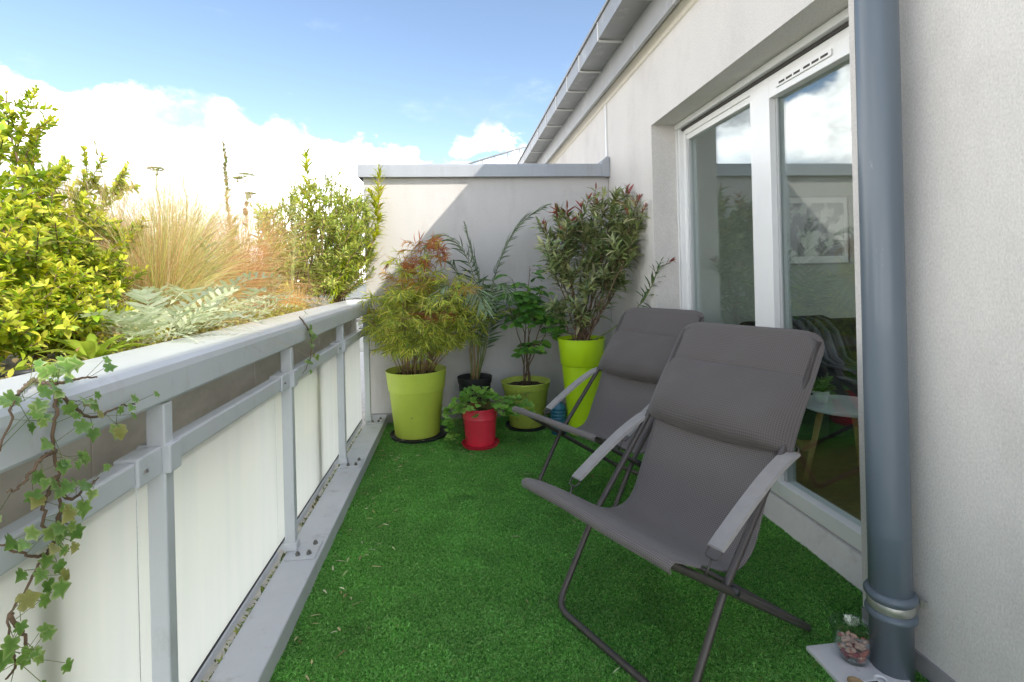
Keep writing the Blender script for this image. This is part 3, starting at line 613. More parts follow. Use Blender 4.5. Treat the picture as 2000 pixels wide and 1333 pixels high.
# local axes: x = across, y = towards the sitter's feet (front), z = up; origin under the rear foot bar
ATOP = np.array([(.405, .345), (.10, .675), (-.125, .985)])
def make_chair(loc, deg, label, tilt=0.0, fold=0.0):
    c = tag(empty('folding_chair', loc), label, 'folding chair', 'taupe folding deck chairs on the turf')
    th = math.radians(deg); c.rotation_euler = (0, 0, math.atan2(-math.sin(th), -math.cos(th)) - math.pi / 2)
    hw = .285
    # back-and-front frame: one bent tube on each side, joined by the bar on the floor
    side = [(.635, .018), (.445, .308), (.405, .348), (.10, .675), (-.118, .975)]
    P = [(-hw, a, z) for a, z in side[::-1]] + [(hw, a, z) for a, z in side]
    tube('front_leg_frame', fillet(P, .06, 7), .0115, 'tube', c, 12, local=True)
    # seat frame: a closed loop from the front edge down to the rear bar on the floor
    h2 = .302; q = [(h2, .715, .478), (h2, 0, .016), (-h2, 0, .016), (-h2, .715, .478)]
    q = [np.array(v) for v in q]; lp = fillet([(q[3] + q[0]) / 2, q[0], q[1], q[2], q[3], (q[3] + q[0]) / 2], .05, 6)
    tube('seat_leg_frame', lp[:-1], .0115, 'tube', c, 12, closed=True, local=True)
    for s in (-1, 1):
        V, F = tube_data([(s * .274, .428, .302), (s * .318, .428, .302)], .011, 10); pyd('pivot', V, F, 'black_plastic', c, True, local=True)
    tube('top_bar', fillet([(-hw, -.06, .895), (-hw, -.125, .985), (hw, -.125, .985), (hw, -.06, .895)], .05, 6), .0115, 'tube', c, 10, local=True)
    # sling
    prof = catmull([(.738, .470), (.741, .486), (.727, .4965), (.69, .480), (.62, .440), (.53, .386), (.44, .340), (.36, .318), (.295, .330), (.235, .395), (.165, .535), (.105, .655), (.03, .77), (-.05, .885)], 60)
    nu = 27; u = np.linspace(-1, 1, nu); G = np.zeros((60, nu, 3)); UV = np.zeros((60, nu, 2)); s = np.r_[0, np.cumsum(np.linalg.norm(np.diff(prof, axis=0), axis=1))]
    for j, (a, z) in enumerate(prof):
        f = j / 59; wd = .340 - .078 * (lambda v: v * v * (3 - 2 * v))(min(1, max(0, (f - .11) / .15)))
        sag = .022 * math.exp(-((f - .48) / .2) ** 2)                                   # the cloth hangs lower along the middle
        ripple = .0035 * math.sin(f * 34 + 1.3)
        G[j, :, 0] = u * wd; G[j, :, 1] = a - sag * (1 - u ** 2) * .8 + ripple * np.abs(u) ** 4; G[j, :, 2] = z - sag * (1 - u ** 2) + .012 * np.abs(u) ** 6 * math.exp(-((f - .2) / .08) ** 2) + ripple * np.sin(u * 5 + f * 9) * .5
        UV[j, :, 0] = u * wd; UV[j, :, 1] = s[j]
    grid_mesh('seat_sling', G, 'sling_open', c, .0025, UV)
    # padded sleeve over the top of the frame
    cp = catmull([(.118, .635), (.10, .668), (.055, .735), (.0, .81), (-.06, .893), (-.115, .97), (-.142, 1.012)], 46); d = np.gradient(cp, axis=0); d /= np.linalg.norm(d, axis=1)[:, None]; nrm = np.stack([d[:, 1], -d[:, 0]], 1)   # towards the sitter
    ns = 33; u = np.sin(np.linspace(-1, 1, ns) * math.pi / 2); Gf = np.zeros((46, 2 * ns - 2 + 1, 3)); UV = np.zeros((46, 2 * ns - 1, 2))
    for j, (a, z) in enumerate(cp):
        f = j / 45; wd = .312; rd = .08
        dt = (1 - f) * .42
        if dt < rd: wd -= rd - math.sqrt(max(0, rd * rd - (rd - dt) ** 2)) * 1.0
        th0 = .017 * min(1, .25 + 3.2 * math.sqrt(max(0, 1 - f)))
        pad = .070 * max(0, math.sin(math.pi * min(1, max(0, f / .60)) ** .55)) if f < .60 else 0
        crease = -.007 * math.exp(-((f - .60) / .014) ** 2)
        ring = []
        for k in range(2 * ns - 1):
            if k < ns: uu = u[k]; nn = th0 * (1 - abs(uu) ** 7) + (pad + crease) * (1 - uu ** 4) + .0025 * math.sin(uu * 9 + f * 13) * (1 - f)
            else: uu = u[2 * ns - 2 - k]; nn = -th0 * (1 - abs(uu) ** 7)
            low = -.022 * (1 - uu ** 2) * max(0, 1 - f / .35)                          # lower hem bows down in the middle
            ring.append((uu * wd, a + nrm[j, 0] * nn - d[j, 0] * -low, z + nrm[j, 1] * nn + d[j, 1] * low)); UV[j, k] = (uu * wd, f * .45)
        Gf[j] = ring
    sl = grid_mesh('backrest_sleeve', Gf, 'sling', c, 0, UV)
    # care tag on the sleeve edge
    box('care_tag', .300, .3035, .075, .09, .665, .70, 'white_tag', sl, local=True)
    for s in (-1, 1):
        ap = catmull([(.105, .640), (.16, .628), (.26, .590), (.38, .530), (.47, .480), (.515, .455)], 18); w2 = .027; T = .0055; V = []; F = []
        for j, (a, z) in enumerate(ap):
            e = .55 if j in (0, 17) else 1; x0, x1 = s * .306 - w2, s * .306 + w2
            V += [(x0, a, z - T * e), (x0 + .004, a, z + T * e), (x1 - .004, a, z + T * e), (x1, a, z - T * e)]
        for j in range(17):
            for k in range(4): F.append((j * 4 + k, j * 4 + (k + 1) % 4, j * 4 + 4 + (k + 1) % 4, j * 4 + 4 + k))
        F += [(3, 2, 1, 0), (68, 69, 70, 71)]
        arm = pyd('armrest', V, F, 'strap', c, False, local=True)
        tube('hook', fillet([(s * .306 - .022, .505, .455), (s * .306 - .022, .535, .432), (s * .306 + .022, .535, .432), (s * .306 + .022, .505, .455)], .012, 4), .0028, 'tube', arm, 6, local=True)
        tube('hook', fillet([(s * .306 - .02, .118, .628), (s * .306 - .012, .085, .655), (s * .306 + .018, .085, .650), (s * .306 + .02, .118, .628)], .012, 4), .0028, 'tube', arm, 6, local=True)
        tube('hook_strut', [(s * .306, .530, .432), (s * .302, .560, .382)], .004, 'tube', arm, 6, local=True)
    return c
make_chair((1.0375, 1.885, .004), 26.4, 'taupe folding deck chair nearest the camera, next to the downpipe')
make_chair((1.115, 2.91, .004), 27, 'taupe folding deck chair farther back, between the nearer chair and the tall lime pot')

# ================================================================== POTS
def pot_profile(rt_, rb, h, band, lip=.012, wall=.008, soil_z=None):
    zb = h - band; rm = rb + (rt_ - lip - rb) * (zb / h)
    return [(0, .004), (rb - .006, 0), (rb, .006), (rm, zb - .004), (rm + .006, zb + .002), (rm + lip * .7, zb + .006), (rt_ - .004, h - .006), (rt_, h - .002), (rt_ - .002, h + .002), (rt_ - wall, h + .001), (rt_ - wall - .006, h - .05), (rm - wall - .004, zb - .02)]
def pot_parts(root, cen, rt_, rb, h, band, mat, soil_mat='soil', depth=.05, lip=.012):
    p = sharp(lathe('pot', pot_profile(rt_, rb, h, band, lip), cen, mat, root, 56), 40)
    r = rt_ - .02; nr, ns = 6, 28; V = [(cen[0], cen[1], cen[2] + h - depth + .01)]; F = []
    for i in range(1, nr + 1):
        for k in range(ns): a = 2 * math.pi * k / ns; V.append((cen[0] + r * i / nr * math.cos(a), cen[1] + r * i / nr * math.sin(a), cen[2] + h - depth + random.uniform(-.007, .009)))
    for k in range(ns): F.append((0, 1 + k, 1 + (k + 1) % ns))
    for i in range(nr - 1):
        for k in range(ns): F.append((1 + i * ns + k, 1 + (i + 1) * ns + k, 1 + (i + 1) * ns + (k + 1) % ns, 1 + i * ns + (k + 1) % ns))
    pyd('soil', V, F, soil_mat, root, True)
    return p
def saucer(cen, r, mat, label, parent=None):
    o = sharp(lathe('saucer', [(0, .003), (r - .02, .0), (r - .012, .002), (r, .024), (r - .004, .025), (r - .016, .008), (0, .007)], (0, 0, 0) if not parent else cen, mat, parent, 48, local=not parent), 40)
    if not parent: o.location = cen; tag(o, label, 'saucer')
    return o
GZ = .013                                                              # top of the turf pile

# --- 1. large lime pot with feathery nandina
cA = (-.325, 4.06, GZ + .010); saucer((-.31, 4.05, GZ - .004), .225, 'black_plastic', 'black plastic saucer under the large yellow green pot by the railing')
nd = tag(empty('potted_plant', cA), 'large yellow green pot with a bushy feathery plant, reddish on top, beside the railing', 'potted plant')
pot_parts(nd, cA, .236, .172, .50, .15, 'lime')
def nandina():
    top = np.array(cA) + (0, 0, .45)
    gpal = g(2.4, [(.19, .21, .03), (.25, .26, .045), (.14, .17, .03), (.30, .29, .06), (.10, .14, .03)]); red = g(1.25, [(.34, .11, .045), (.32, .15, .05), (.38, .20, .06), (.27, .08, .04)]); org = g(1.3, [(.40, .25, .05), (.34, .28, .05), (.38, .19, .05)])
    n = 46
    for k in range(n):
        a = k * 2.399; r = .13 * math.sqrt((k + .5) / n); b = top + (r * math.cos(a), r * math.sin(a), 0)
        if k < 5: tip = np.array([-.26 + .10 * (k - 2) * .8, 4.0 + random.uniform(-.12, .1), random.uniform(1.36, 1.57)])
        else:
            th = k * 2.399 + random.uniform(-.3, .3); ph = random.uniform(.15, 1.0); rr_ = random.uniform(.32, .56)
            tip = np.array([-.25 + rr_ * math.cos(th) * math.sin(ph * 1.5) * 1.12, 3.98 + .33 * math.sin(th) * math.sin(ph * 1.5) * (rr_ / .4), .74 + .56 * math.cos(ph * 1.25) * random.uniform(.7, 1.08)])
        tip[0] = max(tip[0], -.78 if tip[2] > 1.1 else -.70); tip[1] = min(tip[1], 4.40)
        P = bez(b, tip, (random.uniform(-.04, .04), random.uniform(-.04, .04), .12), 10, .006); items = [(P, np.linspace(.0045, .002, 10))]; lv = Leaves(.15, .35, ((.30, .5), (.65, .40)))
        ntw = 16 if k >= 5 else 20
        for j in range(ntw):
            t = random.uniform(.34 if k >= 5 else .5, 1.0); p = along(P, t)[0]; az = random.uniform(0, 6.28); l = random.uniform(.09, .19); q = p + np.array([math.cos(az) * l, math.sin(az) * l, random.uniform(-.06, .08)])
            q[1] = min(q[1], 4.44)
            tw = bez(p, q, (0, 0, .03), 5); items.append((tw, .0011)); isred = q[2] > 1.31 and random.random() < .75; isorg = q[2] > 1.14 and random.random() < .45
            midred = (.93 < q[2] < 1.02 and q[1] < 3.92 and -.42 < q[0] < .0 and random.random() < .45)
            pal = red if (isred or midred) else org if isorg else gpal
            sprig(lv, tw, .12, 1.0, 19, .078, .0072, .62, pal, droop=.5, whorl=2, spread=.35)
        st = tubes('stem', items, 'stem_tan', nd, 4); lv.build('foliage', 'leaf', st)
nandina()

# --- 2. palm in a black pot
cB = (.135, 4.22, GZ); pm = tag(empty('potted_palm', cB), 'palm with arching fronds in a black pot behind the red pot', 'potted palm')
pot_parts(pm, cB, .145, .11, .40, .05, 'black_plastic')
def frond(root, P, lmax, pal, n=26, spread=1.0, droop=.35, start=.35, wid=.016):
    P = catmull(P, 20); st = tube('frond', P, np.linspace(.0055, .0014, 20), 'stem_green', root, 6)
    lv = Leaves(.25, .28, ((.25, .5), (.6, .42)))
    for sgn in (-1, 1):
        t = np.linspace(start, .995, n); p = along(P, t); q = along(P, np.clip(t + .03, 0, 1)) - along(P, np.clip(t - .03, 0, 1)); q /= np.linalg.norm(q, axis=1)[:, None]
        up_ = np.array([0, 0, 1.0]); S = np.cross(q, up_ + 0 * q); S /= np.linalg.norm(S, axis=1)[:, None] + 1e-6; Nn = np.cross(S, q)
        an = np.linspace(1.15, .7, n) * spread + R.normal(0, .08, n); D = q * np.cos(an)[:, None] + sgn * S * np.sin(an)[:, None] + Nn * .22; D[:, 2] -= droop * .75 * R.uniform(.4, 1.3, n)
        L_ = 1.2 * lmax * np.sin(np.pi * (.22 + .70 * (t - start) / (1 - start))) * R.uniform(.85, 1.1, n); lv.add(p, D, Nn, L_, wid * R.uniform(.8, 1.2, n), cols(n, pal, .15))
    lv.build('leaflets', 'leaf_glossy', st)
pg = g(1.5, [(.055, .10, .045), (.075, .125, .055), (.10, .15, .07)]); pgy = g(1.5, [(.15, .20, .12), (.20, .245, .15), (.11, .16, .085)])
b0 = np.array(cB) + (0, 0, .38)
def yl(p, Y): return AY(p[0], p[1], Y)
frond(pm, [b0, yl((940, 640), 4.15), yl((925, 540), 4.08), yl((898, 480), 4.05), yl((858, 458), 4.0), yl((825, 490), 3.95)], .20, pg, 30, .9, .55)
frond(pm, [b0 + (.02, 0, 0), yl((950, 640), 4.2), yl((938, 560), 4.22), yl((922, 500), 4.22), yl((907, 440), 4.22)], .20, pg, 26, .9, .1)
frond(pm, [b0 + (.03, -.02, 0), yl((950, 660), 4.2), yl((962, 560), 4.2), yl((985, 490), 4.2), yl((1020, 435), 4.18), yl((1068, 402), 4.15)], .20, pg, 34, 1.0, .16, .50)
frond(pm, [b0 + (0, -.03, 0), yl((935, 660), 4.1), yl((915, 590), 3.98), yl((918, 560), 3.85), yl((935, 570), 3.72), yl((952, 610), 3.62)], .24, pgy, 34, 1.0, .6, .4, .013)
frond(pm, [b0 + (-.03, -.02, 0), yl((920, 640), 4.05), yl((890, 570), 3.9), yl((868, 560), 3.82), yl((850, 590), 3.74)], .20, pgy, 30, 1.0, .5, .4, .012)
frond(pm, [b0 + (.03, -.03, 0), yl((940, 680), 4.1), yl((950, 600), 3.95), yl((962, 560), 3.86), yl((985, 560), 3.76), yl((1000, 590), 3.7)], .15, pg, 22, .9, .5, .5)
frond(pm, [b0 + (-.02, .02, 0), yl((920, 650), 4.26), yl((905, 570), 4.28), yl((885, 520), 4.27), yl((872, 510), 4.2)], .18, pg, 24, .9, .3)
frond(pm, [b0 + (.02, .02, 0), yl((948, 690), 4.25), yl((955, 640), 4.3), yl((975, 600), 4.32), yl((1000, 610), 4.3)], .15, pg, 22, .9, .35)
for k in range(3): tube('cane', bez(b0 + (.02 * (k - 1), -.01 * k, -.02), b0 + (.03 * (k - 1), -.03, .30), (0, 0, 0), 6, .003), np.linspace(.011, .006, 6), 'stem_tan', pm, 8)

# --- lobed leaves that can be picked apart: shared mesh data, one object for each
def lobed(name, lobes, depth, pal_in, pal_out, cup=.12, stalk=.0, asp=1.0, n=25, point=1.0, mat='leaf'):
    V = [(0, 0, 0)]; K = [pal_in]
    ring = []
    for rr_ in (.55, 1.0):
        for i in range(n):
            a = -math.pi / 2 + (i + .5) / n * 2 * math.pi; x = (a + math.pi / 2) / (2 * math.pi)
            r = .5 * (1 - depth + depth * abs(math.cos(math.pi * lobes * (x - .5))) ** point) * (.80 + .2 * math.cos((x - .5) * 2 * math.pi)) if lobes else .5
            edge = 1 if rr_ == 1 else .0
            r = r if rr_ == 1 else min(r, .36) * .62
            px_, py_ = r * math.cos(a) * asp, .40 + r * math.sin(a) * 1.1
            V.append((px_, py_, cup * (px_ ** 2 * 2.2) - cup * (py_ ** 2) * .5 + .02 * math.sin(a * 5) * edge)); K.append(pal_out if edge else pal_in)
    V[0] = (0, .33, 0); F = [(0, 1 + i, 1 + (i + 1) % n) for i in range(n)] + [(1 + i, 1 + n + i, 1 + n + (i + 1) % n, 1 + (i + 1) % n) for i in range(n)]
    return mat_mesh(col_mesh(name, V, F, np.array(K)), mat)
def stalked(root, me_list, spots, size):
    for (p, d, u) in spots: place('leaf', random.choice(me_list), root, p, d, u, size * random.uniform(.7, 1.25))

# --- 3. red pot with a trailing round leaved herb
cC = (.15, 3.73, GZ + .012); hb = tag(empty('potted_plant', cC), 'small red pot on a red saucer with a trailing bright green herb', 'potted plant')
pot_parts(hb, cC, .132, .105, .265, .075, 'red', lip=.006); saucer((cC[0], cC[1], GZ - .002), .138, 'red', '', hb)
ger = [lobed('herb_leaf', 5, .34, c1, c2, .25, asp=1.1, n=30) for c1, c2 in (((.14, .33, .045), (.19, .41, .07)), ((.19, .39, .06), (.28, .48, .10)), ((.10, .25, .04), (.15, .32, .05)), ((.24, .42, .09), (.34, .52, .14)))]
def herb():
    top = np.array(cC) + (0, 0, .25); items = []
    for k in range(205):
        if k < 140: a = random.uniform(0, 6.28); r = .21 * math.sqrt(random.random()); p = top + (r * math.cos(a) * 1.05, r * math.sin(a) * .8 - .01, .055 + random.uniform(-.01, .075) - r * .32 + (.05 if r < .1 else 0))
        elif k < 165: p = top + (-.17 + random.uniform(-.06, .03), -.08 + random.uniform(-.05, .06), random.uniform(-.20, .02))
        else: p = top + (.20 + random.uniform(-.05, .14), -.06 + random.uniform(-.08, .06), random.uniform(-.03, .09))
        o3 = p - top; out = np.array([o3[0], o3[1] - .05, 0]); out /= np.linalg.norm(out) + 1e-6
        d = out * .8 + np.array([random.uniform(-.5, .5), random.uniform(-.5, .3), random.uniform(-.35, .25)]); u = np.array([out[0] * .5 + random.uniform(-.3, .3), out[1] * .6 - .25, .9])
        place('leaf', ger[k % 4], hb, p, d, u, random.uniform(.04, .07))
        if k % 2 == 0: items.append((bez(top + (o3[0] * .2, o3[1] * .2, -.01), p, (0, 0, .05), 6), .0014))
    tubes('stems', items, 'stem_green', hb, 4)
herb()

# --- 4. dull green pot with a leggy leafy shrub
cD = (.545, 4.13, GZ + .010); saucer((.545, 4.12, GZ - .004), .175, 'black_plastic', 'black plastic saucer under the squat green pot beside the red pot')
ro = tag(empty('potted_plant', cD), 'squat olive green pot with a leggy shrub of broad green leaves', 'potted plant')
pot_parts(ro, cD, .203, .136, .355, .055, 'lime_dull', depth=.045)
rl = [lobed('shrub_leaf', 3, .16, c1, c2, .22, asp=.78, n=22) for c1, c2 in (((.08, .23, .035), (.105, .28, .05)), ((.11, .29, .05), (.145, .34, .06)), ((.18, .38, .055), (.22, .43, .075)), ((.065, .18, .035), (.09, .22, .04)))]
def rose():
    b = np.array(cD) + (0, 0, .31); tips = [(1000, 545, 4.1), (1035, 520, 4.12), (985, 575, 4.05), (1060, 560, 4.08), (1085, 585, 4.05), (1100, 610, 4.0), (1050, 660, 4.0), (1030, 560, 4.2)]
    for i, (x, y, Y) in enumerate(tips):
        tip = AY(x, y, Y); P = bez(b + (random.uniform(-.05, .05), random.uniform(-.05, .05), 0), tip, ((tip[0] - b[0]) * -.25, 0, .05), 12, .006); items = [(P, np.linspace(.006, .0022, 12))]; spots = []
        for j in range(15):
            t = random.uniform(.62, 1.0); p = along(P, t)[0]; az = random.uniform(0, 6.28); l = random.uniform(.04, .12); q = p + np.array([math.cos(az) * l, math.sin(az) * l, random.uniform(-.02, .05)]); q[1] = min(q[1], 4.42); items.append((bez(p, q, (0, 0, .012), 5), .0013))
            for s in range(3):
                an = az + (s - 1) * 1.1; spots.append((q, np.array([math.cos(an), math.sin(an) - .25, random.uniform(-.55, .1)]), np.array([random.uniform(-.25, .25), -.45, 1])))
        st = tubes('stem', items, 'stem_brown', ro, 5); stalked(st, rl, spots, .082)
rose()

# --- 5. tall bright lime pot with oleander
cE = (.948, 3.86, GZ); ol = tag(empty('potted_plant', cE), 'tall bright lime pot with a large narrow leaved shrub, red at its tips', 'potted plant')
pot_parts(ol, cE, .183, .11, .73, .20, 'lime_bright', depth=.03)
def oleander():
    b = np.array(cE) + (0, 0, .69); gp = g(2.0, [(.105, .135, .05), (.145, .17, .065), (.18, .20, .09), (.085, .115, .045), (.22, .23, .12)]); rp = g(1.5, [(.20, .045, .04), (.24, .08, .05), (.17, .07, .04)])
    tips = [(1062, 440, 4.12, 1), (1085, 410, 4.1, 1), (1108, 405, 4.15, 1), (1135, 400, 4.05, 1), (1160, 390, 4.15, 1), (1180, 375, 4.05, 0), (1205, 372, 4.0, 0), (1225, 368, 4.1, 1), (1250, 385, 4.05, 1), (1262, 400, 4.0, 1), (1100, 455, 4.0, 1), (1140, 440, 4.0, 0), (1195, 420, 3.98, 0), (1240, 430, 3.98, 1), (1235, 480, 3.98, 0), (1210, 490, 3.95, 0), (1072, 490, 4.05, 0), (1150, 510, 3.95, 0), (1190, 530, 3.95, 0), (1110, 545, 4.0, 0), (1215, 545, 3.98, 0), (1075, 600, 4.08, 0), (1135, 610, 3.92, 0)]
    for i, (x, y, Y, red) in enumerate(tips):
        tip = AY(x, y, min(Y - .17, 1.32 / ((x - 890) / 1000))); P = bez(b + (random.uniform(-.05, .05), random.uniform(-.05, .05), 0), tip, ((tip[0] - b[0]) * .10, 0, .02), 14, .006); items = [(P, np.linspace(.0075, .0028, 14))]; lv = Leaves(.18, .22, ((.3, .5), (.68, .42)))
        short = y > 500
        sprig(lv, P, 0.42 if short else .58, 1.0, 46 if short else 52, .108, .022, .95, gp, droop=.1, tipcol=rp if red else None, tipfrom=.93, whorl=1)
        for j in range(3 if short else 6):
            t = random.uniform(.52, .92); p = along(P, t)[0]; q = p + np.array([random.uniform(-.11, .11), random.uniform(-.10, .06), random.uniform(.05, .17)]); q[0] = min(q[0], 1.33); tw = bez(p, q, (0, 0, -.015), 6); items.append((tw, .0022))
            sprig(lv, tw, .25, 1, 19, .10, .021, .9, gp, droop=.08, tipcol=rp if red and q[2] > 1.65 else None, tipfrom=.8, whorl=1)
        st = tubes('stem', items, 'stem_brown', ol, 5); lv.build('foliage', 'leaf_glossy', st)
    # the separate shoot leaning in front of the window reveal
    P = catmull([b + (.05, -.02, 0), AY(1200, 640, 3.74), AY(1250, 595, 3.58), AY(1272, 560, 3.47), AY(1290, 512, 3.40)], 16); lv = Leaves(.18, .22, ((.3, .5), (.68, .42)))
    sprig(lv, P, .55, 1, 34, .092, .017, .85, [(.09, .16, .055), (.13, .20, .08), (.07, .125, .045)], whorl=1); st = tubes('stem', [(P, np.linspace(.007, .003, 16)), (bez(P[-2], AY(1312, 512, 3.34), (0, 0, .01), 5), .002)], 'stem_green', ol, 6)
    sprig(lv, bez(P[-2], AY(1314, 508, 3.34), (0, 0, .01), 5), .4, 1, 8, .05, .012, .5, [(.20, .06, .05)], whorl=1); lv.build('foliage', 'leaf_glossy', st)
oleander()

# --- teal water bottle behind the chair
bt = tag(empty('water_bottle', (.76, 3.88, GZ)), 'teal blue plastic bottle standing on the turf behind the farther chair', 'bottle')
prof = [(0, 0), (.052, 0), (.06, .008)]
for k in range(7): z = .02 + k * .024; prof += [(.061, z), (.061, z + .014), (.057, z + .017), (.057, z + .021)]
prof += [(.061, .19), (.058, .205), (.03, .235), (.022, .24), (.022, .26)]
lathe('body', prof, (.76, 3.88, GZ), 'teal_plastic', bt, 28); lathe('cap', [(.024, .252), (.025, .254), (.025, .274), (.022, .277), (0, .277)], (.76, 3.88, GZ), 'black_plastic', bt, 20)

# ================================================================== PLANTS IN THE TROUGH
SZ = 1.035
def soilpt(x, y): return np.array([x, y, SZ - .01])
def privet():
    root = tag(empty('golden_shrub', (-1.28, 1.62, SZ)), 'dense golden yellow green shrub with small oval leaves at the left edge', 'shrub')
    pal = [(.38, .46, .035), (.47, .54, .05), (.29, .39, .03), (.56, .58, .09), (.24, .35, .035), (.19, .29, .035)]
    tips = []
    for x, y, X in [(12, 180, -1.42), (45, 235, -1.40), (-20, 250, -1.38), (62, 270, -1.38), (20, 320, -1.34), (60, 350, -1.34), (100, 420, -1.3), (50, 430, -1.28), (-40, 330, -1.3), (0, 400, -1.22), (140, 395, -1.34), (180, 340, -1.36), (225, 355, -1.36), (160, 420, -1.3), (200, 420, -1.3), (215, 450, -1.26), (120, 480, -1.22), (170, 500, -1.2), (240, 490, -1.2), (262, 470, -1.24), (60, 520, -1.15), (-10, 500, -1.14), (110, 560, -1.12), (170, 570, -1.12), (230, 560, -1.14), (20, 600, -1.08), (90, 620, -1.06), (150, 630, -1.06), (200, 600, -1.10), (-60, 560, -1.1), (-60, 430, -1.2), (30, 560, -1.28), (130, 540, -1.35), (70, 480, -1.42), (190, 520, -1.36), (110, 350, -1.42), (-90, 480, -1.2), (-110, 330, -1.3), (40, 640, -1.02), (110, 590, -1.3), (30, 480, -1.18), (80, 570, -1.12), (150, 460, -1.24), (-10, 560, -1.12), (60, 400, -1.26), (120, 640, -1.10), (180, 640, -1.08), (0, 640, -1.05), (220, 520, -1.16), (130, 600, -1.2)]:
        tips.append(AX(x, y, X))
    for i, tip in enumerate(tips):
        b = soilpt(-1.27 + random.uniform(-.1, .1), min(max(tip[1] + random.uniform(-.12, .12), 1.30), 1.75)); P = bez(b, tip, ((tip[0] - b[0]) * .15, 0, .05), 10, .008); items = [(P, np.linspace(.006, .0022, 10))]; lv = Leaves(.2, .2, ((.32, .5), (.7, .40)))
        sprig(lv, P, .25, 1, 58, .032, .0145, .8, pal, tipcol=[(.60, .62, .08), (.54, .58, .07)], tipfrom=.85, whorl=2)
        for j in range(15):
            t = random.uniform(.25, .97); p = along(P, t)[0]; q = p + np.array([random.uniform(-.10, .10), random.uniform(-.10, .10), random.uniform(.0, .12)]); tw = bez(p, q, (0, 0, -.02), 6); items.append((tw, .0016))
            sprig(lv, tw, .15, 1, 25, .031, .014, .85, pal, tipcol=[(.60, .62, .08)], tipfrom=.8, whorl=2)
        st = tubes('branch', items, 'stem_brown', root, 4); lv.build('foliage', 'leaf', st)
privet()

def ribbons(name, mat, parent, B, T, bend, w, K, n=5, kind='stuff'):
    """thin blades from B to T, one mesh"""
    B, T = np.asarray(B), np.asarray(T); m = len(B); t = np.linspace(0, 1, n)[None, :, None]; mid = (B + T) / 2 + bend; P = (1 - t) ** 2 * B[:, None] + 2 * t * (1 - t) * mid[:, None] + t * t * T[:, None]
    d = T - B; a = R.uniform(0, 6.28, m); S = np.cross(d, np.stack([np.cos(a), np.sin(a), 0 * a + .3], 1)); S /= np.linalg.norm(S, axis=1)[:, None] + 1e-9
    ww = np.asarray(w)[:, None] * np.linspace(1, .15, n)[None]; V = np.stack([P - S[:, None] * ww[..., None], P + S[:, None] * ww[..., None]], 2).reshape(-1, 3)
    base = (np.arange(m)[:, None] * n + np.arange(n - 1)[None]).ravel() * 2; F = np.stack([base, base + 1, base + 3, base + 2], 1).tolist()
    me = col_mesh(name, V - off(parent), F, np.repeat(K, n * 2, 0)); mat_mesh(me, mat); o = bpy.data.objects.new(name, me); C.objects.link(o); o.parent = parent
    if kind: o['kind'] = kind
    return o
def grass_clump(x, y, n, h, spread, label, pal, lean=(0, 0), w=.0011):
    root = tag(empty('grass_clump', (x, y, SZ)), label, 'ornamental grass', 'dry grass clumps in the trough')
    a = R.uniform(0, 6.28, n); r = .05 * np.sqrt(R.random(n)); B = np.stack([x + r * np.cos(a), y + r * np.sin(a), np.full(n, SZ - .01)], 1); hh = h * R.uniform(.3, 1.1, n); s = spread * np.abs(R.normal(.55, .35, n)).clip(.05, 1.25); a2 = a + R.normal(0, .9, n)
    T = B + np.stack([np.cos(a2) * s + lean[0] * hh, np.sin(a2) * s + lean[1] * hh, hh - s * .55], 1); bend = np.stack([-np.cos(a2) * s * .25, -np.sin(a2) * s * .25, hh * .18 + s * .25], 1) + R.normal(0, .045, (n, 3))
    ribbons('blades', 'straw', root, B, T, bend, R.uniform(.4, .9, n) * w, cols(n, g(1.5, pal), .2), 6)
    return root
tan = [(.46, .34, .18), (.40, .28, .14), (.54, .42, .26), (.34, .21, .11), (.40, .37, .15), (.27, .32, .09), (.34, .38, .12)]
grass_clump(-1.14, 2.10, 3300, .70, .50, 'tan feathery grass clump right of the golden shrub, nearest the rail', tan)
grass_clump(-1.30, 2.55, 3600, .90, .55, 'tall tan grass clump behind the silver leaved plant', tan, (0.05, 0))
grass_clump(-1.18, 2.95, 3000, .80, .5, 'reddish tan grass clump before the willow leaved shrub', [(.44, .25, .12), (.36, .16, .09), (.5, .32, .16)], w=.0011)
grass_clump(-1.42, 2.15, 2600, .90, .5, 'pale straw grass clump behind the golden shrub', [(.55, .44, .28), (.5, .38, .22), (.45, .32, .18)], (-.05, -.05))
grass_clump(-1.05, 3.45, 500, .26, .2, 'low orange grass tuft at the foot of the willow leaved shrub', [(.5, .27, .1), (.45, .3, .1), (.4, .35, .12)])

